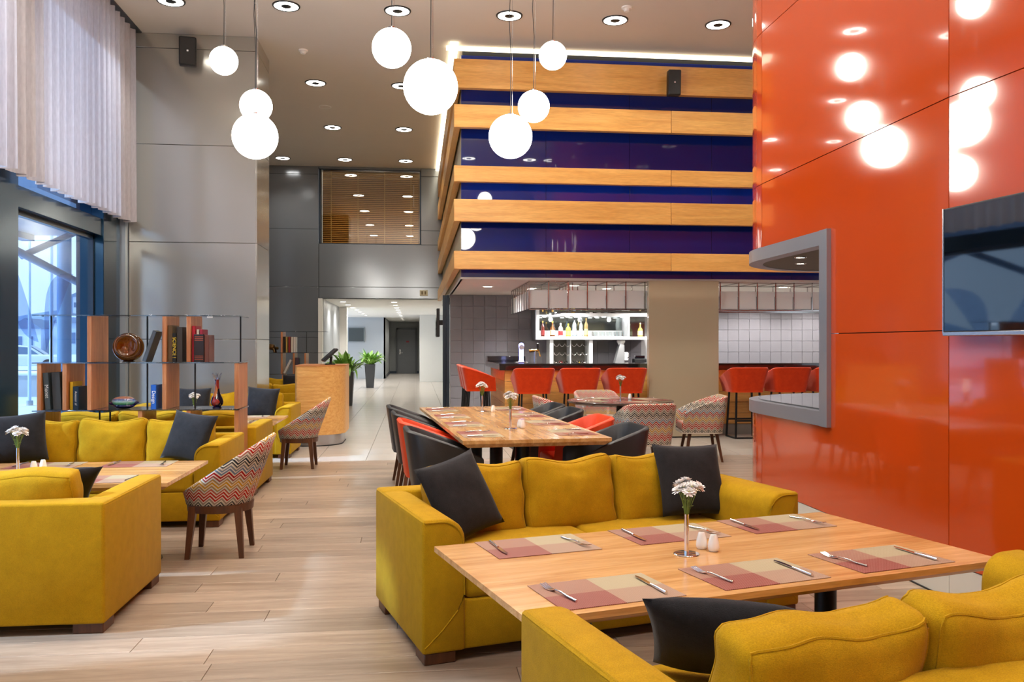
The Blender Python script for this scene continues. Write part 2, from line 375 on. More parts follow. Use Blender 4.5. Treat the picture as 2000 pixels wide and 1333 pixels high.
# ------------------------------------------------------------------ grey column
co = sroot('column_clad')
put('core', G().box(-4.32, -2.29, 12.65, 13.64, 0, CZ), BLKM, co)
zs = [0, 1.5, 2.88, 4.27, 5.64, CZ]
for i in range(5):
    put('wall_panel', G().bev(-4.03, -2.283, 12.625, 12.66, zs[i] + .003, zs[i + 1] - .003, .003), PANEL, co)
    put('wall_panel', G().bev(-2.30, -2.268, 12.63, 13.65, zs[i] + .003, zs[i + 1] - .003, .003), PANEL, co)
put('corner_strip', G().box(-4.3, -4.04, 12.50, 12.66, 0, 3.2), mat('pale_reveal', 'a9b6c4', .2, .3), co)

# ------------------------------------------------------------------ window wall on the left
wl = sroot('wall_left')
put('upper_frame', G().box(-4.5, -4.15, -5.2, 12.62, 5.6, CZ), DSTEEL, wl)
BLM = mat('blue_black_cladding', '143a52', .14, .5, vary=.05)
for y0 in (11.84, 8.78, 5.74, 2.70, -.34, -3.4):
    put('pillar', G().bev(-4.45, -4.1, y0, y0 + .62, 0, CZ, .006), BLM, wl)
put('head_beam', G().bev(-4.42, -4.12, -5.2, 12.5, 2.86, 3.09, .005), BLM, wl)
put('sill', G().bev(-4.42, -4.14, -5.2, 12.5, 0, .06, .005), DSTEEL, wl)
GL = glass('window_glass', (.74, .86, .98), .02)
n = 2
for y0 in (9.4, 6.36, 3.32, .28, -2.78):
    w = struct(thing('window_%d' % n, '', '')); del w['label'], w['category']; n += 1
    put('pane', G().box(-4.26, -4.25, y0, y0 + 2.44, .06, 2.86), GL, w)
    put('upper_pane', G().box(-4.26, -4.25, y0, y0 + 2.44, 3.09, 5.6), GL, w)
    put('window_frame', G().box(-4.29, -4.22, y0, y0 + .04, .06, 2.86).box(-4.29, -4.22, y0 + 2.4, y0 + 2.44, .06, 2.86).box(-4.29, -4.22, y0, y0 + 2.44, 2.81, 2.86).box(-4.29, -4.22, y0, y0 + 2.44, .06, .11), DSTEEL, w)
# leaf shaped frosted decals on the pane
DEC = glass('decal_film', (.74, .82, .93), .0)
def decal(pts, label):
    dd = put('window_decal', G().prism([(q[0], q[1]) for q in pts], 0, .002, M=Matrix(((0, 0, 1, -4.245), (1, 0, 0, 0), (0, 1, 0, 0), (0, 0, 0, 1)))), DEC)
    tag(dd, label, 'window decal', 'leaf decals on the window pane'); return dd
def petal(p0, p1, w1, w2, k=14):
    a = Vector(p0); b = Vector(p1); dv = b - a; nn = Vector((-dv.y, dv.x)); out = []
    for i in range(k + 1): t = i / k; q = a + dv * t + nn * w1 * math.sin(PI * t) ** .9; out.append((q.x, q.y))
    for i in range(1, k): t = 1 - i / k; q = a + dv * t - nn * w2 * math.sin(PI * t) ** .9; out.append((q.x, q.y))
    return out
decal(petal((9.66, 2.25), (10.22, 1.45), .02, .30), 'tall pointed translucent leaf decal beside the dark pillar')
decal(petal((11.2, 2.3), (10.42, 1.35), -.02, .34), 'broad rounded translucent leaf decal in the middle of the pane')
decal(petal((10.52, 1.22), (10.95, .62), .32, .1), 'low round translucent leaf decal below the others')
# curtain
g = G(); nx = 760; y0, y1 = -5.0, 12.52
for i in range(nx + 1):
    t = i / nx; yy = y0 + (y1 - y0) * t; ph = yy * 2 * PI / .2 + .9 * math.sin(yy * 2.3)
    a = .06 * math.sin(ph) + .016 * math.sin(2.1 * ph + 1)
    for j in range(7):
        zz = 3.13 + (CZ - .02 - 3.13) * j / 6; g.v.append((-3.94 + a * (1.15 - .25 * j / 6), yy + .018 * math.cos(ph), zz + (.012 * math.sin(ph * .5) if j == 0 else 0)))
for i in range(nx):
    for j in range(6): a = i * 7 + j; g.f.append((a, a + 7, a + 8, a + 1))
k = N('sheer_curtain'); k.t.nodes.remove(k.b); df = k.n('ShaderNodeBsdfDiffuse'); tl = k.n('ShaderNodeBsdfTranslucent'); mx = k.n('ShaderNodeMixShader'); mx.inputs[0].default_value = .3
cc = k.ramp(k.noise(scale=(1, 1, .2), sc=60, det=2), [(.2, 'b9b5bb'), (.8, 'c8c4ca')]); k.l(cc, df.inputs[0]); k.l(cc, tl.inputs[0]); k.l(df.outputs[0], mx.inputs[1]); k.l(tl.outputs[0], mx.inputs[2]); k.l(mx.outputs[0], k.out.inputs[0])
tag(put('curtain', g, k.m, ang=180), 'pale grey pleated curtain hanging high above the window glass', 'curtain')
struct(put('trim_3', G().box(-4.1, -3.85, -5, 12.6, CZ - .02, CZ), DSTEEL))

# ------------------------------------------------------------------ orange wall with see-through niche
wr = sroot('wall_right')
K = (2.95, 4.46); SY = 7.05; R = 1.05; CX = 2.95 + R; BY = SY + R
def path(a, b, off=0, n=14):
    """points of the wall line from parameter a to b: y on the straight part, angle on the round end, x on the back"""
    out = []
    def P(t):
        if t < 0: return (K[0] - off + (-t) * .1135, K[1] + t * .9935)           # oblique part towards the room's front
        if t < 2.59: return (K[0] - off, K[1] + t)
        if t < 3.59: q = (t - 2.59) * PI / 2; return (CX - (R + off) * math.cos(q), SY + (R + off) * math.sin(q))
        return (CX + (t - 3.59), BY + off)
    ts = [a]; knots = [0, 2.59] + [2.59 + i / n for i in range(1, n)] + [3.59]
    ts += [q for q in knots if a + 1e-4 < q < b - 1e-4] + [b]
    return [P(q) for q in ts]
def strip(a, b, z0, z1, thick=.03, off=0, gap=.003):
    p = path(a, b, off); q = path(a, b, off - thick); g = G(); n = len(p); v = []
    for (x, y) in p: v += [(x, y, z0 + gap), (x, y, z1 - gap)]
    for (x, y) in q: v += [(x, y, z0 + gap), (x, y, z1 - gap)]
    f = []
    for i in range(n - 1):
        a0 = 2 * i; b0 = 2 * n + 2 * i
        f += [(a0, a0 + 2, a0 + 3, a0 + 1)[::-1], (b0, b0 + 1, b0 + 3, b0 + 2)[::-1], (a0 + 1, a0 + 3, b0 + 3, b0 + 1)[::-1], (a0, b0, b0 + 2, a0 + 2)[::-1]]
    f += [(0, 1, 2 * n + 1, 2 * n), (2 * n - 2, 4 * n - 2, 4 * n - 1, 2 * n - 1)]
    return g.add(v, f)
rows = [(.2, 1.5), (1.5, 2.8), (2.8, 4.1), (4.1, 5.4), (5.4, CZ)]
NA, NB = 1.36, 6.0      # niche extent along the wall line
Z0, Z1 = .83, 2.25
for (z0, z1) in rows:
    for (a, b) in ((-9.7, -6.4), (-6.4, -3.2), (-3.2, -.003)): put('wall_panel', strip(a, b, z0, z1), ORANGE, wr)
    for (a, b) in ((.003, 2.585), (2.591, 3.6), (3.606, 8)):
        lo, hi = max(a, NA), min(b, NB)
        if z1 <= Z0 or z0 >= Z1 or lo >= hi: put('wall_panel', strip(a, b, z0, z1), ORANGE, wr); continue
        if a < lo: put('wall_panel', strip(a, lo, z0, z1), ORANGE, wr)
        if hi < b: put('wall_panel', strip(hi, b, z0, z1), ORANGE, wr)
        if z0 < Z0: put('wall_panel', strip(lo, hi, z0, Z0), ORANGE, wr)
        if z1 > Z1: put('wall_panel', strip(lo, hi, Z1, z1), ORANGE, wr)
PLI = mat('plinth_white', 'cfccc2', .5)
for (a, b) in ((-9.7, -4), (-4, -1.1), (-1.1, 0), (.004, 2.585), (2.59, 3.6), (3.6, 8)): put('plinth', strip(a, b, 0, .2, .03, -.004), PLI, wr)
put('plinth_groove', strip(-9.7, 8, 0, .008, .02, .004, 0), BLKP, wr)
put('seam_backing', strip(-9.7, NA - .05, 0, CZ, .02, -.032, 0).add(*(lambda q: (q.v, q.f))(strip(NA - .05, 8, 0, Z0, .02, -.032, 0))).add(*(lambda q: (q.v, q.f))(strip(NA - .05, 8, Z1, CZ, .02, -.032, 0))), mat('seam_dark', '3a0d04', .8), wr)
FR = mat('anodised_frame', '9aa0ab', .3, .6)
put('niche_frame', strip(NA, NB, Z0, Z0 + .105, .12, .03, 0), FR, wr); put('niche_frame', strip(NA, NB, Z1 - .105, Z1, .12, .03, 0), FR, wr)
put('niche_frame', strip(NA - .002, NA + .115, Z0 - .002, Z1 + .002, .12, .033, 0), FR, wr)
def slab(z0, z1, m, name):
    p = path(NA, NB, -.05); put(name, G().prism(p + [(p[-1][0], K[1] + NA)], z0, z1), m, wr)
slab(Z0 + .05, Z0 + .115, mat('niche_counter', '2b2a2c', .06, vary=.02, coat=1), 'niche_counter')
slab(Z1 - .10, Z1 - .03, mat('niche_soffit', '6d655c', .6), 'niche_soffit')
xe = path(NB, NB)[0][0]
put('niche_cheek', G().box(2.99, xe, K[1] + NA + .0, K[1] + NA + .03, Z0 + .1, Z1 - .09).box(xe - .03, xe, K[1] + NA, BY - .1, Z0 + .1, Z1 - .09), mat('niche_inside', 'c9c4ba', .5), wr)
for (x, y) in ((3.43, 7.33), (3.19, 6.82)):
    L = thing('niche_lamp', 'tiny round lamp set in the grey soffit of the orange niche', 'lamp', (x, y, Z1 - .10), group='lamps in the niche soffit')
    put('trim', G().lathe([(.035, -.003), (.045, -.006), (.05, 0)], 14, cap=False), CHROME, L); put('lens', G().lathe([(0, -.002), (.035, -.002)], 14), MATS['lamp_white'], L)
    ld = bpy.data.lights.new('niche_light', 'SPOT'); lo = bpy.data.objects.new('niche_light', ld); COL.objects.link(lo); ld.energy = 12; ld.spot_size = 2; ld.spot_blend = .5; ld.shadow_soft_size = .03; lo.location = (x, y, Z1 - .12)
struct(put('wall_outer', G().box(9.3, 9.4, 8, 17, 0, CZ).box(4.1, 9.3, BY - .06, BY - .03, 2.3, CZ), WHITE))
# television on the orange wall
a = math.atan2(.1135, -.9935) - PI / 2   # local x runs along the wall towards the front of the room
tv = thing('television', 'flat black television with a slim silver edge mounted on the orange wall', 'television', (2.95 - .02 + .02 * .1135, 4.46 - .06, 1.82), 0)
tv.rotation_euler = (0, 0, math.atan2(-.9935, .1135))
put('screen', G().box(.012, 1.188, -.062, -.055, -.325, .335), SCREEN, tv)
put('bezel', G().bev(0, 1.2, -.058, -.02, -.34, .345, .004), BLKP, tv)
put('chin', G().bev(0, 1.2, -.066, -.02, -.352, -.328, .004), STEEL, tv)
put('edge_trim', G().box(-.004, .004, -.062, -.02, -.34, .345), STEEL, tv)
put('wall_mount', G().box(.4, .8, -.02, .03, -.15, .15), BLKP, tv)

# ------------------------------------------------------------------ bulkhead over the bar: blue glass with wooden bands
bw = sroot('wall_bar'); XL, XR, FY = .67, 9.3, 12.75
put('core', G().box(XL + .03, XR, FY + .03, 21.6, 2.44, CZ), mat('core_dark', '14161c', .8), bw)
xs = [XL, 1.95, 3.24, 4.53, 5.82, 7.1, XR]
for i in range(6): put('glass_panel', G().bev(xs[i] + .002, xs[i + 1] - .002, FY, FY + .04, 2.43, 5.74, .002), BLUE, bw)
put('side_lining', G().box(XL, XL + .04, FY + .01, 21.6, 2.43, 5.74), mat('cream_lining', 'cbbd9c', .5), bw)
put('fascia_edge', G().box(XL - .01, XR, FY - .012, FY + .03, 2.40, 2.43).box(XL - .012, XL + .03, FY, 21.6, 2.40, 2.43), mat('pale_edge', 'd8d3cb', .4), bw)
BZ = [(5.14, 5.56), (4.57, 4.90), (3.785, 4.015), (3.21, 3.53), (2.52, 2.78)]
for (z0, z1) in BZ:
    for (x0, x1) in ((.55, 3.77), (3.776, 7.0)) if z0 < 5 else ((.55, 7.0),): put('wood_band', G().bev(x0, x1, 12.36, 12.46, z0, z1, .003), BAND, bw)
    put('wood_band', G().bev(.55, .64, 12.462, 17.0, z0, z1, .003), BANDY, bw); put('wood_band', G().bev(.55, .64, 17.006, 21.58, z0, z1, .003), BANDY, bw)
    for x in (1.6, 3.2, 4.9, 6.4): put('bracket', G().box(x, x + .04, 12.46, 12.75, (z0 + z1) / 2 - .03, (z0 + z1) / 2 + .03), BLKM, bw)
LED = emis('led_warm', 'fff0cf', 4)
put('light_strip', G().box(.45, 7.5, 12.68, 12.74, 5.80, 5.85).box(.50, .62, 12.5, 21.6, 5.80, 5.85), LED, bw)
struct(put('ceiling_bar', G().box(XL, XR, FY, 17.0, 2.40, 2.43), mat('bar_soffit', 'd5cfc9', .6)))
bpan = struct(put('wall_beige_panel', G().bev(3.52, 4.62, 12.68, 12.78, .02, 2.40, .004), mat('beige_glass', 'a99c82', .1, vary=.02, coat=.6)))
put('baseboard', G().box(3.52, 4.62, 12.70, 12.76, 0, .02), BLKP, bpan)
struct(put('wall_post', G().bev(.60, .66, 16.85, 16.95, 0, 2.4, .004).bev(.53, .57, 16.9, 17.0, 0, 2.4, .004).box(.57, .60, 16.93, 16.95, 0, 2.4), DSTEEL))
# tiled wall behind the bar
tw = sroot('wall_tiled'); put('core', G().box(XL, XR, 16.76, 16.9, 0, 2.42), mat('wall_grout', 'a5a2a2', .8), tw)
tm = G().bev(.002, .223, -.008, .01, .002, .223, .002).mesh('tile', TILEB, 20)
for i in range(38):
    for j in range(11):
        x = XL + .225 * i; z = 2.40 - .225 * (j + 1)
        if x < 2.3 or (z > .95 and not 4.3 < x < 4.9): put('tile', tm, parent=tw, loc=(x, 16.755, z))

# ------------------------------------------------------------------ sofas
SW, SD = 2.05, .95
def puff(px, py, pz, amp, seed):
    rr = random.Random(seed); ph = [rr.uniform(0, 6) for _ in range(4)]
    def fn(x, y, z, q):
        a = max(0, 1 - q[0] ** 2) * max(0, 1 - q[2] ** 2)
        y += (1 if y > 0 else -1) * amp * a if abs(q[1]) > .3 else 0
        w = .006 * math.sin(9 * q[0] + ph[0]) * math.sin(5 * q[2] + ph[1])
        z += (-.016 * (1 - q[0] ** 2) if q[2] > .5 else 0) + (.012 * math.sin(4 * q[0] + ph[2]) if q[2] > .5 else 0)
        return (x + .004 * math.sin(8 * q[2] + ph[3]), y + w, z)
    return fn
def make_sofa():
    t = thing('sofa', 'x', 'sofa')
    A = .2; prof = [(0, .05), (0, .635), (.012, .645)]
    for i in range(7): q = i / 6 * PI / 2; prof.append((A - .1 + .1 * math.sin(q), .545 + .1 * math.cos(q)))
    prof += [(A, .05)]
    for s in (0, 1):
        pr = prof if s == 0 else [(SW - x, z) for x, z in prof]
        M = Matrix(((1, 0, 0, 0), (0, 0, 1, 0), (0, 1, 0, 0), (0, 0, 0, 1)))
        arm = put('arm', G().prism(pr, 0, SD, .014, 2, M), YEL, t, ang=50)
        line = [(x, -.001, z) for x, z in [(.012, .08), (.09, .15), (.165, .235), (.195, .30)] + [(p[0] - .012, p[1] - .012) for p in prof[-2:2:-1]] + [(.012, .633)]]
        if s: line = [(SW - x, y, z) for x, y, z in line]
        put('piping', G().tube(line, .0035, 5), YEL, arm)
        top = [(.012, .012, .641), (.010, .5, .642), (.012, SD - .012, .641), (.012, SD - .001, .08)]
        if s: top = [(SW - x, y, z) for x, y, z in top]
        put('piping', G().tube(top, .003, 5), YEL, arm)
    put('base', G().bev(A - .01, SW - A + .01, .012, SD - .02, .05, .275, .012, 2), YEL, t, ang=50)
    put('backrest', G().bev(.003, SW - .003, SD - .165, SD + .003, .052, .6465, .014, 2), YEL, t, ang=50)
    n = 2; cw = (SW - 2 * A) / n
    for i in range(n):
        def fn(x, y, z, q): return (x, y, z + (.014 * (1 - q[0] ** 2) * (1 - q[1] ** 2) if z > 0 else 0))
        put('seat_cushion', G().rbox(cw / 2 - .002, .365, .08, .035, fn=fn), YEL, t, loc=(A + cw * (i + .5), .375, .352), ang=180)
    n = 3; cw = (SW - 2 * A) / n
    for i in range(n):
        fn = puff(0, 0, 0, .045, i); dims = (cw / 2 - .001, .078, .205, .05)
        c = put('back_cushion', G().rbox(*dims, fn=fn, nm=10), YEL, t, loc=(A + cw * (i + .5), .70, .590), rot=(math.radians(-11), 0, random.uniform(-.03, .03)), ang=180)
        for sy in (-1, 1):
            ring = [(-1 + .1 * k, sy, -1) for k in range(20)] + [(1, sy, -1 + .1 * k) for k in range(20)] + [(1 - .1 * k, sy, 1) for k in range(20)] + [(-1, sy, 1 - .1 * k) for k in range(20)]
            put('piping', G().tube([G.rpoint(w, *dims, fn) for w in ring], .004, 5, True), YEL, c)
    for x in (0, SW - .17):
        for y in (.01, SD - .17): put('foot', G().bev(x + .012, x + .158, y, y + .15, 0, .052, .004), WAL, t)
    return t
sofa0 = make_sofa()
a15 = math.radians(15)
def sofa(loc, rz, label, first=[True]):
    if first[0]: first[0] = False; sofa0.location = loc; sofa0.rotation_euler = (0, 0, rz); sofa0['label'] = label; sofa0['group'] = 'yellow three-seat sofas'; return sofa0
    return dup(sofa0, loc, rz, label, 'yellow three-seat sofas')
sofa((.029, 3.779, 0), a15, 'yellow three-seat sofa facing a laid oak table, two charcoal pillows, orange wall behind its end')
e1 = Vector((math.cos(a15), math.sin(a15), 0)); e2 = Vector((-math.sin(a15), math.cos(a15), 0))
gO = Vector((.303, 2.49, 0)) + e1 * SW
sofa(gO, a15 + PI, 'yellow sofa seen from behind at the oak table beside the orange television wall')
sofa((-1.515, 5.336, 0), PI, 'yellow sofa seen from behind, its back to the open floor, before the window table')
sofa((-1.51 - SW, 6.855, 0), 0, 'yellow sofa standing against the open bookshelf with books and glass vases')
sofa((-1.49, 9.2, 0), PI, 'yellow sofa behind the bookshelf, turned towards the reception desk')
sofa((-1.551 - SW, 10.93, 0), 0, 'yellow sofa beside the round oak reception desk at the grey column')
sofa((-1.55, 14.9, 0), PI, 'yellow sofa half hidden behind the reception desk, its back cushions towards the desk')
sofa((-1.55 - SW, 15.9, 0), 0, 'yellow sofa in front of the far bookshelf by the slate wall')
# charcoal pillows
def make_pillow():
    g = G(); n = 16
    def P(i, j, s):
        u = -1 + 2 * i / n; v = -1 + 2 * j / n
        e = (1 - abs(u) ** 2.6) * (1 - abs(v) ** 2.6); t = .075 * max(0, e) ** .55
        x = .245 * u * (1 - .07 * (1 - v * v) * abs(u)); z = .245 * v * (1 - .07 * (1 - u * u) * abs(v))
        t += .006 * math.sin(5 * u + 2 * v) * math.sin(4 * v - u) * max(0, e)
        return (x, s * t, z + .25)
    idx = {}
    for s in (-1, 1):
        for i in range(n + 1):
            for j in range(n + 1):
                edge = i in (0, n) or j in (0, n); key = (i, j, 0 if edge else s)
                if key not in idx: idx[key] = len(g.v); g.v.append(P(i, j, s))
    for s in (-1, 1):
        for i in range(n):
            for j in range(n):
                q = [idx[(a, b, 0 if (a in (0, n) or b in (0, n)) else s)] for a, b in ((i, j), (i + 1, j), (i + 1, j + 1), (i, j + 1))]
                g.f.append(tuple(q) if s < 0 else tuple(q[::-1]))
    return g.mesh('throw_pillow', CHAR, 180), n
PM, _ = make_pillow()
def pillow(loc, rx, ry, rz, label, sc=.86):
    o = put('throw_pillow', PM, loc=loc); o.rotation_mode = 'ZYX'
    o.matrix_world = Matrix.Translation(loc) @ Matrix.Rotation(rz, 4, 'Z') @ Matrix.Rotation(rx, 4, 'X') @ Matrix.Translation((0, 0, .25)) @ Matrix.Rotation(ry, 4, 'Y') @ Matrix.Translation((0, 0, -.25)) @ Matrix.Scale(sc, 4)
    return tag(o, label, 'pillow', 'charcoal throw pillows')
def onsofa(o, rz, x, y, z=.455): q = Matrix.Rotation(rz, 4, 'Z') @ Vector((x, y, 0)); return (o[0] + q.x, o[1] + q.y, z)
FO = (.029, 3.779)
rd = math.radians
pillow(onsofa(FO, a15, .37, .41), rd(-26), rd(-10), a15 + rd(24), 'charcoal pillow leaning in the corner of the yellow sofa away from the orange wall')
pillow(onsofa(FO, a15, 1.72, .44), rd(-24), rd(2), a15 - rd(4), 'charcoal pillow on the yellow sofa, by the arm next to the orange wall')
pillow(onsofa(gO, a15 + PI, 1.47, .19), rd(-48), rd(0), a15 + PI - rd(36), 'charcoal pillow seen over the back of the yellow sofa at the television wall')
pillow(onsofa((-1.515, 5.336), PI, .58, .19), rd(-48), rd(0), PI + rd(36), 'charcoal pillow poking up inside the sofa that turns its back to the floor')
pillow(onsofa((-1.51 - SW, 6.855), 0, 1.66, .44), rd(-22), rd(6), -rd(22), 'charcoal pillow by the aisle arm of the sofa before the bookshelf')
pillow(onsofa((-1.51 - SW, 6.855), 0, .36, .44), rd(-20), rd(-6), rd(14), 'charcoal pillow on the bookshelf sofa, at the end towards the window')
pillow(onsofa((-1.551 - SW, 10.93), 0, 1.60, .46), rd(-18), rd(4), -rd(6), 'charcoal pillow on the sofa beside the reception desk, by its aisle arm')
pillow(onsofa((-1.551 - SW, 10.93), 0, .75, .46), rd(-18), 0, rd(3), 'charcoal pillow on the reception sofa, seen through the bookshelf')
pillow(onsofa((-1.55 - SW, 15.9), 0, 1.32, .46), rd(-18), 0, 0, 'charcoal pillow on the sofa in front of the far bookshelf')

# ------------------------------------------------------------------ lounge tables, place settings
def make_lounge_table():
    t = thing('lounge_table', 'x', 'table'); L, D, Z = 2.0, 1.02, .585
    poly = []
    top = G(); b = .035
    v = [(0, 0, Z), (L, 0, Z), (L, D, Z), (0, D, Z), (0, 0, Z - .022), (L, 0, Z - .022), (L, D, Z - .022), (0, D, Z - .022), (b, b, Z - .045), (L - b, b, Z - .045), (L - b, D - b, Z - .045), (b, D - b, Z - .045)]
    top.add(v, [(0, 1, 2, 3)] + [(i + 4, (i + 1) % 4 + 4, (i + 1) % 4, i) for i in range(4)] + [(i + 8, (i + 1) % 4 + 8, (i + 1) % 4 + 4, i + 4) for i in range(4)] + [(11, 10, 9, 8)])
    put('tabletop', top, OAK, t, ang=20)
    for x in (.42, 1.58):
        put('leg', G().cyl((x, D / 2, .012), (x, D / 2, Z - .044), .045, 24), BLKM, t)
        put('foot_plate', G().lathe([(0, 0), (.24, 0), (.24, .008), (.05, .014)], 28, Matrix.Translation((x, D / 2, 0))), BLKM, t)
    return t
tbl0 = make_lounge_table()
tbl0.location = (.34, 2.568, 0); tbl0.rotation_euler = (0, 0, a15); tbl0['label'] = 'long oak lounge table laid with six placemats beside the orange wall'; tbl0['group'] = 'oak lounge tables'
TL = (-3.49, 5.36); T2 = (-3.50, 9.33); T3 = (-3.5, 14.95)
dup(tbl0, TL + (0,), 0, 'oak lounge table between two yellow sofas at the window', 'oak lounge tables')
dup(tbl0, T2 + (0,), 0, 'oak lounge table behind the bookshelf, near the reception desk', 'oak lounge tables')
pm0 = None
PMESH = G().bev(-.225, .225, -.15, .15, 0, .0025, .001).mesh('placemat', MATM, 20)
def fork_mesh():
    g = G(); w = .0022
    for i in range(4):
        x = -.0105 + i * .007; g.tube([(x, .108, .012), (x, .085, .006), (x * .95, .062, .003)], .0016, 5)
    g.add([(-.012, .064, .002), (.012, .064, .002), (.009, .045, .0025), (-.009, .045, .0025), (-.012, .064, .0045), (.012, .064, .0045), (.009, .045, .005), (-.009, .045, .005), (-.003, .028, .008), (.003, .028, .008), (.003, .028, .011), (-.003, .028, .011)],
          [(0, 1, 2, 3), (4, 7, 6, 5), (0, 4, 5, 1), (1, 5, 6, 2), (3, 7, 4, 0), (3, 2, 9, 8), (7, 11, 10, 6), (2, 6, 10, 9), (3, 8, 11, 7)])
    g.tube([(0, .03, .009), (0, .0, .010), (0, -.05, .005), (0, -.10, .004)], .0035, 6, taper=[.8, .9, 1.2, 1.3]); return g.mesh('fork', CHROME, 60)
def knife_mesh():
    g = G(); g.add([(-.006, 0, .004), (.008, 0, .004), (.009, .08, .004), (.002, .115, .004), (-.006, .11, .004)] + [(-.006, 0, .006), (.008, 0, .006), (.009, .08, .006), (.002, .115, .006), (-.006, .11, .006)],
                   [(4, 3, 2, 1, 0), (5, 6, 7, 8, 9)] + [(i, (i + 1) % 5, (i + 1) % 5 + 5, i + 5) for i in range(5)])
    g.tube([(.001, .002, .005), (.001, -.04, .0055), (.001, -.11, .0055)], .0055, 8, taper=[.8, 1, 1.1]); return g.mesh('table_knife', CHROME, 60)
FK, KN = fork_mesh(), knife_mesh()
def setting(M, x, y, z, rz, where, jit=0, flip=False, spot=''):
    """one placemat with a fork and a knife, placed in the frame M of its table"""
    def pl(name, me, dx, dy, dz, r, lab, cat, grp):
        m = M @ Matrix.Translation((x, y, z)) @ Matrix.Rotation(rz, 4, 'Z') @ Matrix.Translation((dx, dy, dz)) @ Matrix.Rotation(r, 4, 'Z')
        o = put(name, me); o.matrix_world = m; return tag(o, lab, cat, grp)
    pl('placemat', PMESH, 0, 0, .0005, PI if flip else 0, 'red and beige woven placemat' + spot + ' on ' + where, 'placemat', 'placemats on ' + where)
    pl('fork', FK, -.165 + jit, .01, .0035, rd(8 + 60 * jit), 'steel fork' + spot + ' on ' + where, 'fork', 'forks on ' + where)
    pl('table_knife', KN, .17 - jit, -.01, .0035, rd(-3), 'steel table knife' + spot + ' on ' + where, 'knife', 'knives on ' + where)
MR = Matrix.Translation((.34, 2.568, 0)) @ Matrix.Rotation(a15, 4, 'Z')
w1 = 'the orange-wall table'
EN = (' at the free end', ' by the vase', ' at the wall end')
for x, s in zip((.36, .965, 1.565), EN): setting(MR, x, .19, .585, 0, w1, spot=s + ', television side')
for x, s in zip((.40, 1.03, 1.61), EN): setting(MR, x, .87, .585, PI, w1, .0, True, s + ', pillow side')
ML = Matrix.Translation(TL + (0,)); w2 = 'the window table'
for x, s in zip((.32, .95, 1.57), (' at the window end', ' by the vase', ' at the chair end')): setting(ML, x, .19, .585, 0, w2, spot=s + ', floor side'); setting(ML, x, .87, .585, PI, w2, 0, True, s + ', bookshelf side')
M2 = Matrix.Translation(T2 + (0,)); w3 = 'the table behind the bookshelf'
for x, s in ((.95, ' by the vase'), (1.57, ' by the chair')): setting(M2, x, .87, .585, PI, w3, 0, True, s + ', column side'); setting(M2, x, .19, .585, 0, w3, spot=s + ', shelf side')

# ------------------------------------------------------------------ vases, flowers, shakers
def make_vase():
    t = thing('bud_vase', 'x', 'vase')
    put('base_disc', G().lathe([(0, 0), (.05, 0), (.052, .002), (.05, .004), (.012, .006)], 32), CHROME, t)
    put('tube', G().lathe([(.0095, .004), (.0095, .16), (.0082, .16), (.0082, .01)], 20), CHROME, t); return t
PET = mat('white_petal', 'f6f3f0', .6, vary=.03); STEM = mat('stem_green', '6d8a3a', .6); LEAFS = mat('leaf_green', '7f9a4a', .6)
def head_mesh():
    g = G(); rr = random.Random(3)
    for lay, (n, L, up) in enumerate(((15, .03, .05), (13, .027, .45), (9, .02, .9))):
        for i in range(n):
            a = 2 * PI * (i + .5 * lay) / n + rr.uniform(-.1, .1); u = up + rr.uniform(-.12, .12); w = .0042
            d = Vector((math.cos(a) * math.cos(u), math.sin(a) * math.cos(u), math.sin(u))); s = Vector((-math.sin(a), math.cos(a), 0))
            p = [Vector((0, 0, 0)) + d * L * k for k in (.12, .6, .92, 1)]; ws = [.4, 1, .75, .2]; v = []
            for q, ww in zip(p, ws): v += [tuple(q - s * w * ww), tuple(q + s * w * ww)]
            g.add(v, [(2 * k, 2 * k + 1, 2 * k + 3, 2 * k + 2) for k in range(3)])
    return g.mesh('flower', PET, 0)
HM = head_mesh(); CEN = G().lathe([(0, .008), (.005, .006), (.007, .002)], 8).mesh('flower_centre', mat('flower_eye', 'c9c45a', .7), 60)
LFM = G().add([(0, 0, 0), (.006, .012, .002), (.0, .03, -.002), (-.006, .012, .002), (.011, .02, .0), (-.011, .02, 0)], [(0, 1, 2, 3), (1, 4, 2), (3, 2, 5)]).mesh('leaf', LEAFS, 0)
def make_bunch(seed=1, n=13):
    t = thing('flower_bunch', 'x', 'flowers'); rr = random.Random(seed)
    for i in range(n):
        a = 2 * PI * i / n * 2.4; r = .05 * math.sqrt((i + .5) / n); x, y = r * math.cos(a) + .004, r * math.sin(a); z = .262 + .03 * (1 - r / .05) + rr.uniform(-.012, .01)
        put('stem', G().tube([(0, 0, .03), (.1 * x, .1 * y, .15), (.5 * x, .5 * y, .21), (x, y, z)], .0018, 5), STEM, t)
        tl = Vector((x * 9, y * 9, .6)).to_track_quat('Z', 'Y').to_euler()
        f = put('flower', HM, parent=t, loc=(x, y, z), rot=tl); put('flower_centre', CEN, parent=f)
    for i in range(5):
        a = rr.uniform(0, 6); z = .175 + .012 * i; put('leaf', LFM, parent=t, loc=(.004 * math.cos(a), .004 * math.sin(a), z), rot=(rr.uniform(.2, .7), 0, a))
    return t
def make_shaker():
    t = thing('shaker', 'x', 'shaker')
    put('body', G().lathe([(0, 0), (.018, 0), (.0225, .006), (.0235, .018), (.021, .038), (.016, .056), (.0145, .062), (.012, .067), (0, .069)], 24), PORC, t)
    put('holes', G().lathe([(0, .0695), (.005, .069)], 8), BLKP, t)
    put('foot_ring', G().lathe([(.0185, -.0001), (.0195, .001), (.0185, .002)], 20), STEEL, t); return t
vase0, bunch0, shak0 = make_vase(), make_bunch(), make_shaker()
used = {}
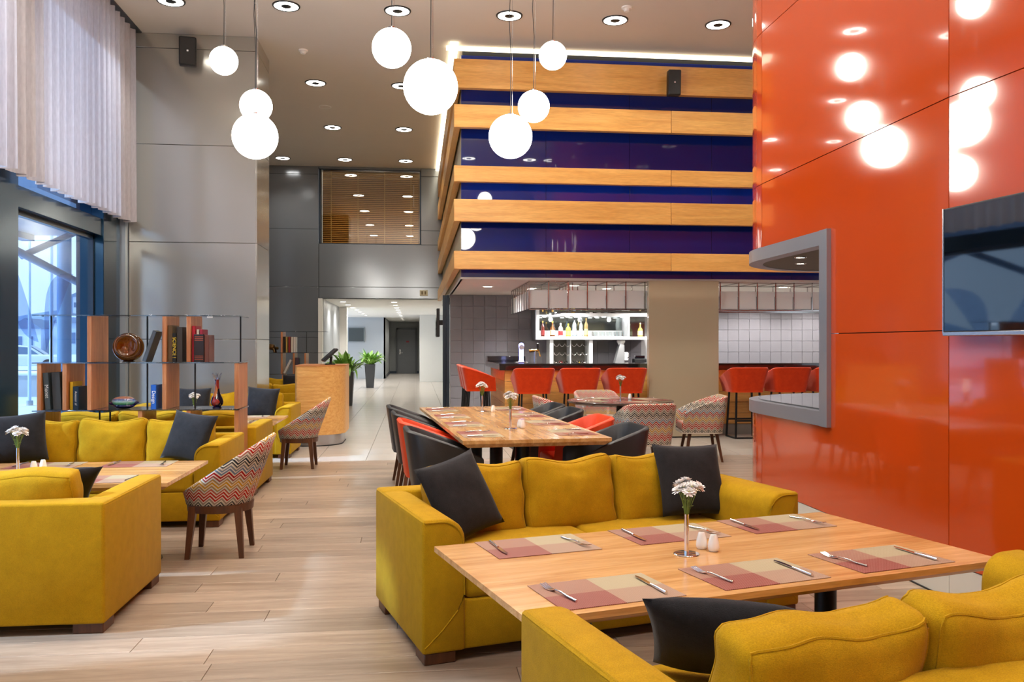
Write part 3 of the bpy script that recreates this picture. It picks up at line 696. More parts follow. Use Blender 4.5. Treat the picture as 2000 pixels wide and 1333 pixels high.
def place(src, loc, rz, label, grp):
    if src.name not in used: used[src.name] = 1; src.location = loc; src.rotation_euler = (0, 0, rz); src['label'] = label; src['group'] = grp; return src
    return dup(src, loc, rz, label, grp)
def flowers(p, rz, where, shakers):
    place(vase0, p, rz, 'slim steel bud vase on a round foot on ' + where, 'steel bud vases')
    place(bunch0, (p[0], p[1], p[2]), rz, 'bunch of white chrysanthemums in the steel vase on ' + where, 'white flower bunches')
    for (x, y) in shakers: place(shak0, (x, y, p[2]), 0, 'white porcelain shaker beside the vase on ' + where, 'shakers on ' + where)
p = MR @ Vector((.90, .527, .585)); q1 = MR @ Vector((1.01, .585, 0)); q2 = MR @ Vector((1.03, .53, 0))
flowers(tuple(p), .4, w1, [(q1.x, q1.y), (q2.x, q2.y)])
flowers((-2.589, 5.927, .585), 2.0, w2, [(-2.505, 5.96), (-2.475, 6.03)])
flowers((-2.45, 9.85, .585), 1.2, w3, [(-2.37, 9.86), (-2.32, 9.9)])

# ------------------------------------------------------------------ chairs
def make_cone_chair():
    """tub chair shaped like an obliquely cut cone, on a wooden ring with four splayed legs; front is -y"""
    t = thing('tub_chair', 'x', 'chair'); n = 48; g = G(); g.uv = []
    def ring(kind, i):
        a = 2 * PI * i / n; c, s = math.cos(a), math.sin(a)      # c>0: back
        if kind == 'b': return Vector((.20 * s, .215 * c - .01, .345))
        e = .8; cx = math.copysign(abs(s) ** e, s); cy = math.copysign(abs(c) ** .92, c)
        y = .30 * cy + .065; x = .29 * cx * (1 + .04 * c); return Vector((x, y, .425 + (y + .235) / .60 * .375))
    rows = []
    def addrow(fn, vv):
        rows.append(len(g.v))
        for i in range(n + 1): p, v = fn(i); g.v.append(tuple(p)); g.uv.append((i / n * 1.55, v))
    for k in range(5):
        def f(i, k=k): p = ring('b', i).lerp(ring('t', i), k / 4); return p, p.z * 1.15
        addrow(f, 0)
    def rim(i): p = ring('t', i); c = Vector((0, .03, p.z)); d = (c - p).normalized(); return p + d * .016 + Vector((0, 0, .014)), p.z * 1.15 + .02
    addrow(rim, 0)
    def rin(i): p = ring('t', i); c = Vector((0, .03, p.z)); d = (c - p).normalized(); return p + d * .036, p.z * 1.15 + .035
    addrow(rin, 0)
    def inn(i): p = ring('b', i).lerp(ring('t', i), .28); c = Vector((0, .0, p.z)); d = (c - p).normalized(); return p + d * .03, p.z * 1.15
    addrow(inn, 0)
    for r in range(len(rows) - 1):
        for i in range(n): a = rows[r] + i; b = rows[r + 1] + i; g.f.append((a, a + 1, b + 1, b))
    put('shell', g, ZIG, t, ang=180)
    put('seat_pad', G().lathe([(0, .455), (.12, .452), (.19, .435), (.205, .41), (.20, .38), (0, .36)][::-1], 32, Matrix.Diagonal((1, 1.05, 1, 1))), mat('cream_pad', 'c9b8a4', .85), t, ang=60)
    put('ring_frame', G().lathe([(.17, .30), (.215, .30), (.22, .35), (.17, .352)], 32), WAL, t)
    for sx in (-1, 1):
        for sy in (-1, 1): put('leg', G().bar((sx * .185, sy * .175, 0), (sx * .15, sy * .145, .345), .03, .03, .055, .05), WAL, t)
    return t
def tub_shell(w, yf, yb, r, zb, hf, hb, th=.045, k=.86, uvm=False, zin=None):
    pth = [(-w, yf)] + [(-w, yf + (yb - r - yf) * q) for q in (.33, .66)]
    for i in range(5): a = PI - i / 4 * PI / 2; pth.append((-w + r + r * math.cos(a), yb - r + r * math.sin(a)))
    full = pth + [(0, yb)] + [(-x, y) for x, y in pth[::-1]]
    g = G(); g.uv = []; s = 0; prev = None; n = 7; m = len(full)
    for (x, y) in full:
        if prev: s += math.dist((x, y), prev)
        prev = (x, y); t = min(1, max(0, (y - yf) / (yb - .02 - yf))); top = hf + (hb - hf) * t ** .8
        d = Vector((-x, (yf + yb) / 2 - y, 0)); d = d.normalized() if d.length > 0 else Vector((0, -1, 0))
        bx, by = x * k, (y - .02) * (k if y > 0 else 1)
        P = [Vector((bx, by, zb)), Vector((bx, by, zb)).lerp(Vector((x, y, top)), .5), Vector((x, y, top - .012)), Vector((x, y, top)) + d * .012, Vector((x, y, top)) + d * (th - .012), Vector((x, y, top - .015)) + d * th, Vector((bx, by, (zin or zb + .05))) + d * th]
        for j, q in enumerate(P): g.v.append(tuple(q)); g.uv.append((s, q.z * 1.1 + (.0 if j < 4 else .03)))
    for i in range(m - 1):
        for j in range(n - 1): a = i * n + j; b = a + n; g.f.append((a, b, b + 1, a + 1))
        g.f.append((i * n + n - 1, (i + 1) * n + n - 1, (i + 1) * n, i * n))
    g.f += [tuple(range(n)), tuple((m - 1) * n + j for j in range(n))[::-1]]
    bot = [(x * k, (y - .02) * (k if y > 0 else 1)) for x, y in full]
    return g, bot
def make_tub_chair(m, leg, lab='tub_chair'):
    t = thing('tub_armchair', 'x', 'chair')
    g, bot = tub_shell(.30, -.25, .30, .13, .36, .60, .80)
    put('shell', g, m, t, ang=50); put('seat_base', G().prism(bot, .345, .37), m, t)
    h = G(); h.rbox(.225, .235, .05, .03)
    h.uv = [(p[0], p[1]) for p in h.v]; put('seat_cushion', h, m, t, loc=(0, -.03, .425), ang=180)
    for sx in (-1, 1):
        for sy in (-1, 1): put('leg', G().bar((sx * .235, sy * .22 - .0, 0), (sx * .17, sy * .16, .348), .024, .024, .04), leg, t)
    return t
cone0 = make_cone_chair(); zig0 = make_tub_chair(ZIG, WAL); blk0 = make_tub_chair(BLK, WAL); org0 = make_tub_chair(ORL, WAL)
# front of chair is -y: rz = -90 deg turns the front to -x, +90 to +x
place(cone0, (-1.327, 6.045, 0), -PI / 2, 'zigzag patterned cone-shaped tub chair at the end of the oak table at the window', 'zigzag tub chairs at lounge tables')
place(cone0, (-1.345, 10.14, 0), -PI / 2, 'zigzag patterned cone-shaped tub chair in front of the round reception desk', 'zigzag tub chairs at lounge tables')
a5 = rd(5); d1 = Vector((math.cos(a5), math.sin(a5), 0)); d2 = Vector((-math.sin(a5), math.cos(a5), 0)); DO = Vector((.331, 6.041, 0))
dt = thing('dining_table', 'long oak dining table with two flower vases and eight placemats', 'table', DO, a5)
L, D, Z, b = 1.1, 3.32, .74, .04
top = G(); v = [(0, 0, Z), (L, 0, Z), (L, D, Z), (0, D, Z), (0, 0, Z - .025), (L, 0, Z - .025), (L, D, Z - .025), (0, D, Z - .025), (b, b, Z - .055), (L - b, b, Z - .055), (L - b, D - b, Z - .055), (b, D - b, Z - .055)]
top.add(v, [(0, 1, 2, 3)] + [(i + 4, (i + 1) % 4 + 4, (i + 1) % 4, i) for i in range(4)] + [(i + 8, (i + 1) % 4 + 8, (i + 1) % 4 + 4, i + 4) for i in range(4)] + [(11, 10, 9, 8)])
put('tabletop', top, OAKY, dt, ang=20)
for y in (.55, 1.7, 2.85):
    put('leg', G().cyl((.55, y, .012), (.55, y, .686), .06, 24), BLKM, dt); put('foot_plate', G().lathe([(0, 0), (.26, 0), (.26, .008), (.07, .016)], 28, Matrix.Translation((.55, y, 0))), BLKM, dt)
MD = Matrix.Translation(DO) @ Matrix.Rotation(a5, 4, 'Z'); w4 = 'the long dining table'
for i, y in enumerate((.42, 1.24, 2.06, 2.88)):
    s = (' at the sofa end', ' second from the sofa', ' third from the sofa', ' at the bar end')[i]; setting(MD, .19, y, .74, -PI / 2, w4, spot=s + ', passage side'); setting(MD, .91, y, .74, PI / 2, w4, spot=s + ', round-table side')
def dp(x, y, z=0): q = MD @ Vector((x, y, z)); return (q.x, q.y, q.z)
flowers(dp(.503, .80, .74), 1.0, w4 + ', sofa end', [dp(.594, .87)[:2], dp(.609, .822)[:2]])
flowers(dp(.577, 2.633, .74), 2.5, w4 + ', bar end', [dp(.672, 2.546)[:2]])
LB = ['sofa end', 'second from sofa', 'third from sofa', 'bar end']
for i, (y, s) in enumerate(((.42, blk0), (1.15, org0), (1.98, blk0), (2.80, blk0))):
    c = 'orange' if s is org0 else 'black'
    place(s, dp(-.08, y), a5 + PI / 2, c + ' tub armchair on the passage side of the long table, ' + LB[i], 'tub armchairs at the long table')
for i, (y, s) in enumerate(((.38, blk0), (1.22, org0), (2.15, blk0), (2.83, blk0))):
    c = 'orange' if s is org0 else 'black'
    place(s, dp(1.16, y), a5 - PI / 2, c + ' tub armchair on the round-table side of the long table, ' + LB[i], 'tub armchairs at the long table')
# round table
rt = thing('round_table', 'round dark-edged table with zigzag armchairs in front of the bar', 'table', (2.50, 10.3, 0))
put('tabletop', G().lathe([(0, .69), (.56, .69), (.645, .715), (.65, .735), (.645, .74), (0, .74)], 56), mat('smoked_top', '4a3a33', .25, vary=.1, coat=.5), rt, ang=30)
put('leg', G().cyl((0, 0, .012), (0, 0, .69), .05, 24), BLKM, rt); put('foot_plate', G().lathe([(0, 0), (.3, 0), (.3, .008), (.06, .016)], 28), BLKM, rt)
MT = Matrix.Translation((2.5, 10.3, 0)); w5 = 'the round table'
for a, s in ((0, ' before the red-backed chair'), (PI / 2, ' towards the beige panel'), (PI, ' towards the bar stools'), (-PI / 2, ' towards the long table')): setting(MT @ Matrix.Rotation(a + .2, 4, 'Z'), 0, -.42, .74, 0, w5, spot=s)
flowers((2.55, 10.5, .74), .7, w5, [(2.66, 10.46)])
place(zig0, (2.45, 9.05, 0), PI + .12, 'zigzag armchair with its red striped back towards the long dining table', 'zigzag armchairs at the round table')
place(zig0, (3.50, 10.25, 0), -PI / 2 - .15, 'zigzag armchair at the round table, beside the beige wall panel', 'zigzag armchairs at the round table')
place(zig0, (2.45, 11.3, 0), .1, 'zigzag armchair at the round table with its back to the bar stools', 'zigzag armchairs at the round table')
place(zig0, (1.72, 10.25, 0), PI / 2, 'zigzag armchair at the round table, half hidden by black armchairs', 'zigzag armchairs at the round table')
place(zig0, (4.35, 9.9, 0), -PI / 2 - .4, 'zigzag armchair standing behind the rounded end of the orange wall', 'zigzag armchairs at the round table')

# ------------------------------------------------------------------ bar counter and stools
bc = thing('bar_counter', 'long bar counter with black top and horizontal oak boards in front', 'bar counter', (0, 0, 0))
BT = mat('black_granite', '141214', .12, vary=.1, coat=.6)
put('counter_top', G().prism([(1.27, 13.0), (9.2, 13.0), (9.2, 13.65), (1.95, 13.65), (1.95, 15.6), (1.27, 15.6)], 1.03, 1.13, .006, 1), BT, bc)
z = .17
while z < 1.0:
    put('front_board', G().bev(1.36, 9.18, 13.08, 13.12, z, min(z + .168, 1.03), .003), BAND, bc)
    put('side_board', G().bev(1.36, 1.40, 13.122, 15.55, z, min(z + .168, 1.03), .003), BANDY, bc); z += .172
put('carcass', G().box(1.41, 9.17, 13.13, 13.55, .0, 1.03).box(1.41, 1.9, 13.13, 15.54, 0, 1.03), BLKM, bc)
put('plinth', G().box(1.37, 9.18, 13.10, 13.13, 0, .165).box(1.37, 1.41, 13.1, 15.5, 0, .165), mat('grey_plinth', '8b8880', .5), bc)
put('raised_ledge', G().bev(1.27, 1.95, 15.15, 15.6, 1.13, 1.22, .006), BT, bc)
def make_stool():
    t = thing('bar_stool', 'x', 'bar stool')
    g, bot = tub_shell(.31, -.24, .27, .10, .73, .92, 1.08, .05, .80)
    put('shell', g, ORF, t, ang=50); put('seat_base', G().prism(bot, .70, .745), ORF, t)
    h = G().rbox(.22, .22, .04, .025); put('seat_cushion', h, ORF, t, loc=(0, -.03, .785), ang=180)
    for sx in (-1, 1):
        put('leg', G().bar((sx * .21, -.19, .012), (sx * .18, -.15, .70), .025), BLKM, t); put('leg', G().bar((sx * .21, .2, .012), (sx * .18, .15, .70), .025), BLKM, t)
        put('floor_rail', G().box(sx * .21 - .0125, sx * .21 + .0125, -.2, .21, 0, .025), BLKM, t)
    put('floor_rail', G().box(-.21, .21, .19, .215, 0, .025), BLKM, t)
    put('footrest', G().box(-.2, .2, -.19, -.165, .26, .285), BLKM, t); put('rear_rung', G().box(-.2, .2, .175, .2, .26, .285), BLKM, t)
    return t
st0 = make_stool()
for x, lab in ((1.73, 'orange bar stool at the bar corner, first of three before the bottle shelf'), (2.42, 'orange bar stool in the middle of the three before the bottle shelf'), (3.12, 'orange bar stool close beside the beige wall panel, bottle shelf side'),
               (5.0, 'orange bar stool seen past the niche edge, on the far side of the beige panel'), (5.68, 'orange bar stool seen whole through the orange wall niche'), (6.36, 'orange bar stool half cut off by the niche frame')):
    place(st0, (x, 12.62, 0), PI, lab, 'orange bar stools')
for y, lab in ((13.45, 'first stool'), (14.15, 'middle stool'), (14.85, 'last stool')):
    place(st0, (.98, y, 0), PI / 2, 'orange bar stool along the tiled side of the bar, %s from the dining tables' % lab, 'orange bar stools')
# hanging rack over the bar
rk = thing('hanging_rack', 'chrome rod rack with white frosted panels hanging over the bar', 'hanging rack', (0, 0, 0))
k = N('frosted_white'); k.t.nodes.remove(k.b); df = k.n('ShaderNodeBsdfDiffuse'); tl = k.n('ShaderNodeBsdfTranslucent'); mx = k.n('ShaderNodeMixShader'); mx.inputs[0].default_value = .5; df.inputs[0].default_value = tl.inputs[0].default_value = (.9, .9, .9, 1)
k.l(df.outputs[0], mx.inputs[1]); k.l(tl.outputs[0], mx.inputs[2]); k.l(mx.outputs[0], k.out.inputs[0]); FRO = k.m; ROD = mat('rack_chrome', 'b9b6b4', .15, 1, vary=0)
xs = [1.72 + .302 * i for i in range(19)]; ys = [12.95 + .30 * i for i in range(9)]
for x in xs:
    put('rod', G().bar((x, 12.95, 1.96), (x, 12.95, 2.40), .014), ROD, rk); put('rod', G().bar((x, 13.75, 2.24), (x, 13.75, 2.40), .012), ROD, rk)
    put('rod', G().box(x - .006, x + .006, 12.95, 13.75, 2.385, 2.397), ROD, rk)
for y in ys[1:]:
    put('rod', G().bar((1.72, y, 1.96), (1.72, y, 2.40), .014), ROD, rk); put('rod', G().bar((2.45, y, 1.96), (2.45, y, 2.40), .012), ROD, rk)
    put('rod', G().box(1.72, 2.45, y - .006, y + .006, 2.385, 2.397), ROD, rk)
for z0 in (1.955, 2.386):
    put('rail', G().box(1.712, xs[-1] + .01, 12.943, 12.957, z0, z0 + .014), ROD, rk); put('rail', G().box(1.713, 1.727, 12.95, 15.4, z0, z0 + .014), ROD, rk)
    put('rail', G().box(2.44, 7.2, 13.74, 13.755, z0, z0 + .014), ROD, rk); put('rail', G().box(2.443, 2.457, 13.75, 15.4, z0, z0 + .014), ROD, rk)
for i in range(18): put('panel', G().bev(xs[i] + .008, xs[i + 1] - .008, 12.975, 12.99, 1.985, 2.26, .002), FRO, rk)
for i in range(8): put('panel', G().bev(1.745, 1.76, ys[i] + .01, ys[i + 1] - .01, 1.985, 2.26, .002), FRO, rk)
put('rack_shelf', G().box(1.74, 7.1, 12.99, 13.73, 1.968, 1.976).box(1.74, 2.44, 13.73, 15.38, 1.968, 1.976), glass('rack_glass', (.93, .96, .93), .05), rk)
for x in (1.72, 3.2, 4.7, 6.2): put('hanger', G().bar((x, 12.95, 2.39), (x, 12.95, 2.42), .02), ROD, rk)
# bottle cabinet, wine rack
cb = thing('bottle_cabinet', 'white framed wall cabinet holding liquor bottles and glasses behind the bar', 'cabinet', (0, 16.2, 0))
CBW = mat('cabinet_grey_white', 'd9dadb', .35, vary=.01)
put('case', G().box(2.29, 4.55, 0, .54, 1.52, 1.58).box(2.29, 4.55, 0, .54, 1.97, 2.03).box(2.29, 2.35, 0, .54, 1.58, 1.97).box(4.08, 4.12, 0, .54, 1.58, 1.97), CBW, cb)
put('side_panel', G().box(2.27, 2.29, .0, .54, 1.52, 2.03), mat('cabinet_side', '6c7078', .4), cb)
put('back_mirror', G().box(2.35, 4.55, .50, .52, 1.58, 1.97), mat('grey_mirror', '9aa29f', .06, .9, vary=0), cb)
put('step_shelf', G().box(2.40, 4.06, .36, .48, 1.58, 1.70), CBW, cb)
put('upper_post', G().box(2.58, 2.64, .1, .5, 2.03, 2.4), CBW, cb); put('upper_post', G().box(3.35, 3.41, .1, .5, 2.03, 2.4), CBW, cb)
for x in (2.48, 2.93, 3.1, 3.5, 3.65, 4.02):
    lp = put('cabinet_lamp', G().lathe([(0, -.012), (.035, -.012), (.045, 0)], 14, Matrix.Translation((x, .2, 1.97))), emis('cabinet_glow', 'ffffff', 6), cb)
for x in (2.7, 3.3, 3.9):
    ld = bpy.data.lights.new('cabinet_light', 'POINT'); lo = bpy.data.objects.new('cabinet_light', ld); COL.objects.link(lo); ld.energy = 1.5; ld.shadow_soft_size = .04; lo.location = (x, 16.36, 1.93)
wr2 = thing('wine_rack', 'white framed wine rack with rows of wire cradles under the bottle cabinet', 'wine rack', (0, 16.2, 0))
put('side_frame', G().box(2.56, 2.63, .05, .5, 0, 1.52), CBW, wr2); put('side_frame', G().box(3.33, 3.40, .05, .5, 0, 1.52), CBW, wr2); put('back', G().box(2.63, 3.33, .48, .5, 0, 1.52), mat('rack_back', '57534b', .5), wr2)
put('divider', G().box(2.965, 2.985, .1, .48, .9, 1.52), CBW, wr2)
for z0 in (1.42, 1.25, 1.09):
    for i in range(6):
        x = 2.70 + .108 * i + (.02 if i > 2 else 0); put('wire_cradle', G().tube([(x - .048, .1, z0 + .02), (x - .035, .1, z0 - .015), (x, .1, z0 - .032), (x + .035, .1, z0 - .015), (x + .048, .1, z0 + .02)], .004, 5), CHROME, wr2)
def bottle(name, x, y, z, h, r, col, cap, lab, label, shape=0, glassy=.0, lie=False):
    t = thing(name, label, 'bottle', (x, y, z), group='bottles behind the bar'); s = .62 if shape == 0 else .5
    pr = [(0, 0), (r, 0), (r, h * s), (r * .8, h * (s + .08)), (r * .34, h * (s + .18)), (r * .3, h * .9), (0, h * .9)]
    m = mat('bottle_' + col, col, .06, vary=0, coat=.6, spec=.6)
    put('glass_body', G().lathe(pr, 16), m, t, ang=50); put('cap', G().lathe([(0, h * .88), (r * .36, h * .88), (r * .36, h), (0, h)], 10), mat('cap_' + cap, cap, .4, vary=0), t)
    put('paper_label', G().lathe([(r * 1.02, h * .1), (r * 1.02, h * .42)], 16, cap=False), mat('label_' + lab, lab, .6, vary=0), t)
    if lie: t.rotation_euler = (PI / 2, 0, 0)
    return t
for (x, h, r, col, cap, lab, sh, name) in ((2.43, .30, .036, '5a1f12', 'c9a24a', '8b3030', 0, 'dark red liqueur bottle with gold cap'), (2.62, .30, .05, '6b3a14', 'd0a648', 'e3d2ae', 1, 'amber cognac bottle with gold neck and cream paper'), (2.78, .26, .045, 'c9c4c4', 'e8e8e8', 'b23a3c', 0, 'clear gin bottle with red and white paper'),
                                           (2.93, .25, .048, 'c8b84a', 'd9c23a', 'e7d86a', 0, 'yellow gin bottle with yellow paper'), (3.05, .36, .04, '9db0bf', '2a2c33', 'dfe7f0', 0, 'clear vodka bottle with oval blue paper'), (3.18, .34, .036, 'a9b4b4', '2a2c33', 'c4d0d0', 0, 'slim clear bottle with black cap'), (3.28, .36, .038, 'a08a5a', 'd0b25a', 'c8b58a', 0, 'straw coloured spirit bottle with gold cap'), (4.35, .27, .05, 'b8a14a', 'd9c890', 'efe2ae', 1, 'golden spirit bottle beyond the cabinet divider')):
    bottle('liquor_bottle', x, 16.30, 1.58, h, r, col, cap, lab, name + ' in the bar cabinet', sh)
TG = glass('tumbler_glass', (.93, .96, .96), .12)
for i in range(9):
    t = put('drinking_glass', G().lathe([(.0, .0), (.03, 0), (.037, .10), (.034, .10), (.028, .008), (0, .008)], 14), TG, loc=(3.42 + .072 * i, 16.3 + .04 * (i % 2), 1.58)); tag(t, 'clear tumbler standing in the bar cabinet beside the bottles', 'glass', 'tumblers in the bar cabinet')
for i in range(6):
    bottle('wine_bottle', 2.70 + .108 * i + (.02 if i > 2 else 0), 16.62, 1.075, .30, .037, '1c1a16' if i != 1 else '5a0f14', ['b9b2a6', '8e1f24', '2a2a2a', '2d2d2d', 'b5a23a', 'e8e8e8'][i], '2a2723', 'dark wine bottle lying neck outwards in the wine rack', lie=True)
for i, x in enumerate((2.75, 2.9, 3.05, 3.46, 3.56, 3.7, 3.84)):
    bottle('shelf_bottle', x, 16.45, 2.03, .30, .04, ('6a4a2a', '4a3a20', 'a08040', '202224', 'b8b8b8', '9aa6ae', '25262a')[i], '333333', ('b06a3a', 'c9b37a', 'd9c86a', 'e9e9e4', 'dcdcdc', 'b9c4cc', '8a8a8a')[i], 'bottle on top of the bar cabinet under the hanging rack', 1)
# coffee grinder and beer taps
gr = thing('coffee_grinder', 'grey and white coffee grinder on the back bar', 'coffee grinder', (3.98, 16.35, 1.06))
put('body', G().prism([(-.14, 0), (.05, 0), (.05, .36), (-.03, .38), (-.06, .30)], -.09, .09, .008, 2, Matrix(((1, 0, 0, 0), (0, 0, 1, 0), (0, 1, 0, 0), (0, 0, 0, 1)))), mat('grinder_grey', 'a8aaac', .3, .4), gr)
put('hopper', G().lathe([(.05, .36), (.085, .42), (.085, .45), (.04, .46), (0, .46)], 18), PORC, gr); put('doser', G().lathe([(.05, .06), (.055, .2), (.03, .22)], 16, Matrix.Translation((.09, -.03, 0))), PORC, gr)
put('lever', G().cyl((.1, -.09, .1), (.16, -.12, .14), .008, 8), BLKP, gr); put('base_plate', G().bev(-.15, .14, -.1, .1, -.01, .01, .004), BLKP, gr)
bb = thing('back_bar', 'low grey back counter below the bottle cabinet', 'counter', (0, 0, 0))
put('body', G().box(3.42, 7.3, 16.12, 16.72, 0, 1.0), mat('back_bar_grey', '6d6c6c', .5), bb); put('top', G().bev(3.40, 7.32, 16.08, 16.74, 1.0, 1.05, .004), BT, bb)
tp = thing('beer_tower', 'illuminated white and blue beer tower on the bar corner', 'beer tap', (1.70, 13.75, 1.13))
put('column', G().lathe([(0, 0), (.05, 0), (.045, .02), (.036, .05), (.036, .22), (.045, .27), (.04, .30), (.02, .32), (0, .325)], 20), mat('lit_tower', 'c9d2ff', .3, vary=0, emit=('8a90ff', 3.0)), tp)
put('badge', G().lathe([(0, -.005), (.04, -.004), (.04, .004), (0, .005)], 18, Matrix.Translation((0, -.04, .25)) @ Matrix.Rotation(PI / 2, 4, 'X')), PORC, tp); put('drip_tray', G().bev(-.1, .1, -.12, .08, 0, .012, .003), STEEL, tp)
tq = thing('tap_faucet', 'brass tap with black handle beside the beer tower', 'beer tap', (1.90, 13.55, 1.13))
put('pillar', G().cyl((0, .0, 0), (0, 0, .2), .022, 12), STEEL, tq); put('spout', G().cyl((-.1, 0, .19), (.06, 0, .2), .022, 10).cyl((.05, 0, .2), (.08, -.02, .10), .012, 10), mat('brass', 'c9a35a', .2, 1), tq); put('handle', G().lathe([(.012, 0), (.022, .05), (.02, .09), (0, .1)], 12, Matrix.Translation((.04, 0, .22))), BLKP, tq)
rg = thing('cash_register', 'small black register on the back bar', 'register', (4.35, 16.35, 1.05)); put('body', G().bev(-.12, .12, -.1, .1, 0, .1, .01), BLKP, rg); put('display', G().bev(-.1, .1, -.03, -.02, .1, .16, .004), SCREEN, rg)
# lamps in the bar soffit
bl0 = thing('bar_lamp', 'round recessed lamp in the white soffit above the bar', 'ceiling lamp', (2.2, 14.3, 2.40), group='recessed lamps above the bar')
put('trim', G().lathe([(.08, -.004), (.095, -.008), (.105, 0)], 20, cap=False), WHITE, bl0); put('lens', G().lathe([(0, -.003), (.08, -.003)], 20), MATS['lamp_white'], bl0)
for i, (x, y) in enumerate(((2.6, 13.9), (2.0, 14.6), (1.2, 14.3), (3.3, 14.6), (3.9, 13.9), (5.0, 13.9), (6.2, 13.9), (2.8, 15.6), (4.4, 15.6), (5.6, 16.0), (6.8, 16.0), (8.0, 16.0))):
    if i: dup(bl0, (x, y, 2.40))
    else: bl0.location = (x, y, 2.40)
    ld = bpy.data.lights.new('bar_light', 'SPOT'); lo = bpy.data.objects.new('bar_light', ld); COL.objects.link(lo); ld.energy = BAR_W; ld.spot_size = math.radians(150); ld.spot_blend = .6; ld.shadow_soft_size = .07; ld.color = (1, .97, .93); lo.location = (x, y, 2.37)

# ------------------------------------------------------------------ bookshelf with glass shelves
SG = glass('smoked_shelf_glass', (.55, .58, .60), .08)
def bookshelf(loc, boards, rods, x0, x1, label):
    t = thing('bookshelf', label, 'bookshelf', loc, group='open bookshelves')
    zz = [0, .415, .845, 1.262, 1.677]
    for tier, xsb in boards.items():
        for x in xsb: put('board', G().bev(x, x + .035, 0, .42, zz[tier] + .005, zz[tier + 1] - .005, .002), CHERRY, t)
    for tier, xsr in rods.items():
        for x in xsr: put('rod', G().bar((x, .2, zz[tier] + .005), (x, .2, zz[tier + 1] - .005), .012), BLKM, t)
    for i in range(1, 5): put('glass_shelf', G().bev(x0 if i < 4 else x0, x1, -.005, .425, zz[i] - .005, zz[i] + .005, .001), SG, t)
    return t
bookshelf((0, 7.815, 0), {0: (-3.26, -2.42, -2.01, -1.60), 1: (-3.26, -2.42, -2.01, -1.60), 2: (-3.26, -3.05, -2.845, -2.215, -1.60), 3: (-2.845, -2.215, -2.01)}, {1: (-2.81, -2.72), 2: (-2.40, -1.985), 3: (-3.22, -2.40, -1.585)}, -3.30, -1.555, 'open cherry wood bookshelf with smoked glass shelves behind the yellow sofa')
bookshelf((0, 17.1, 0), {0: (-3.6, -2.6, -1.95), 1: (-3.6, -2.6, -1.95), 2: (-3.2, -2.62, -2.39, -2.17), 3: (-3.2, -2.62)}, {3: (-2.15,)}, -3.7, -1.75, 'open bookshelf with a white book row and a bronze turtle by the slate wall')
PAPER = mat('paper_edge', 'dccfb4', .8)
def book(x, y, z, w, d, h, col, label, tilt=0, words=None, ink='f2efe8', size=.03, yaw=0, face=None):
    t = thing('book', label, 'book', (x, y, z), group='books on the shelves'); t.rotation_euler = (0, tilt, yaw); m = mat('cover_' + col, col, .45, vary=.04)
    put('cover', G().bev(0, w, 0, .004, 0, h, .001).box(0, .003, 0, d, 0, h).box(w - .003, w, 0, d, 0, h), m, t); put('pages', G().box(.003, w - .003, .004, d - .004, .004, h - .004), PAPER, t)
    if words: text(words, size, mat('ink_' + ink, ink, .5, vary=0), t, (w / 2, -.0008, h * .5), (PI / 2, PI / 2, 0))
    if face: text(face[0], face[1], mat('ink_' + ink, ink, .5, vary=0), t, (w + .0005, d * .5, h * .7), (PI / 2, 0, PI / 2))
    return t
z3, z2 = 1.268, .851
book(-3.20, 7.84, z2, .045, .25, .325, '4a565c', 'tall grey art book with blue spine leaning in the end bay of the shelf', -.07, 'Monet', 'e9eef2', .045)
book(-3.135, 7.84, z2, .07, .26, .33, '3b3833', 'thick dark grey art book titled Monet on its cover', -.05, None, 'a79c86', .03, 0, ('Monet', .05))
book(-3.005, 7.86, z2, .03, .2, .245, 'd9b411', 'thin bright yellow book between two cherry boards')
book(-2.972, 7.84, z2, .05, .2, .205, '17324a', 'dark blue book with white spine lettering beside the yellow book', 0, 'Assessor of', 'e6ecf2', .026)
book(-2.318, 7.84, z2, .045, .18, .215, '1f62c4', 'bright blue book with white Design spine on the lower shelf', 0, 'Design', 'f4f7fb', .042)
book(-2.393, 7.84, z3 + .0105, .032, .19, .285, '55616e', 'slate blue book leaning against the cherry board', .33)
book(-2.238, 7.88, z3, .02, .18, .27, '6e7884', 'thin grey book standing upright behind the leaning one', 0)
book(-2.175, 7.84, z3, .042, .2, .325, '5f4724', 'tall brown and gold book on the upper shelf', 0)
book(-2.132, 7.83, z3, .03, .17, .255, '141311', 'black book with yellow SCIENCE spine on the upper shelf', 0, 'SCIENCE !', 'e2c529', .042)
book(-2.10, 7.84, z3, .05, .2, .31, '3a332c', 'thick dark brown book beside the black science book')
book(-1.972, 7.85, z3, .03, .2, .32, 'b21f33', 'tall crimson book against the right-hand cherry board', 0)
book(-1.935, 7.86, z3, .022, .19, .29, 'cfc4b4', 'thin cream and pink book between red books')
book(-1.908, 7.86, z3, .026, .19, .29, '9d2742', 'raspberry red book beside the ornate volume', 0)
orn = book(-1.945, 7.81, z3, .085, .035, .245, '26191a', 'ornate black and copper bound volume on the upper shelf', 0)
CU = mat('copper_print', 'a9573f', .35, .5)
for zz in (.02, .035, .05, .19, .205, .22): put('spine_band', G().box(.006, .079, -.001, 0, zz, zz + .006), CU, orn)
put('spine_medallion', G().lathe([(.018, -.001), (.03, 0)], 8, cap=False, M=Matrix.Translation((.0425, 0, .12)) @ Matrix.Rotation(PI / 2, 4, 'X') @ Matrix.Diagonal((1, 1.4, 1, 1))), CU, orn)
book(-1.858, 7.82, z3, .04, .2, .24, '6f4238', 'copper coloured volume with an oval medallion next to the ornate one', 0)
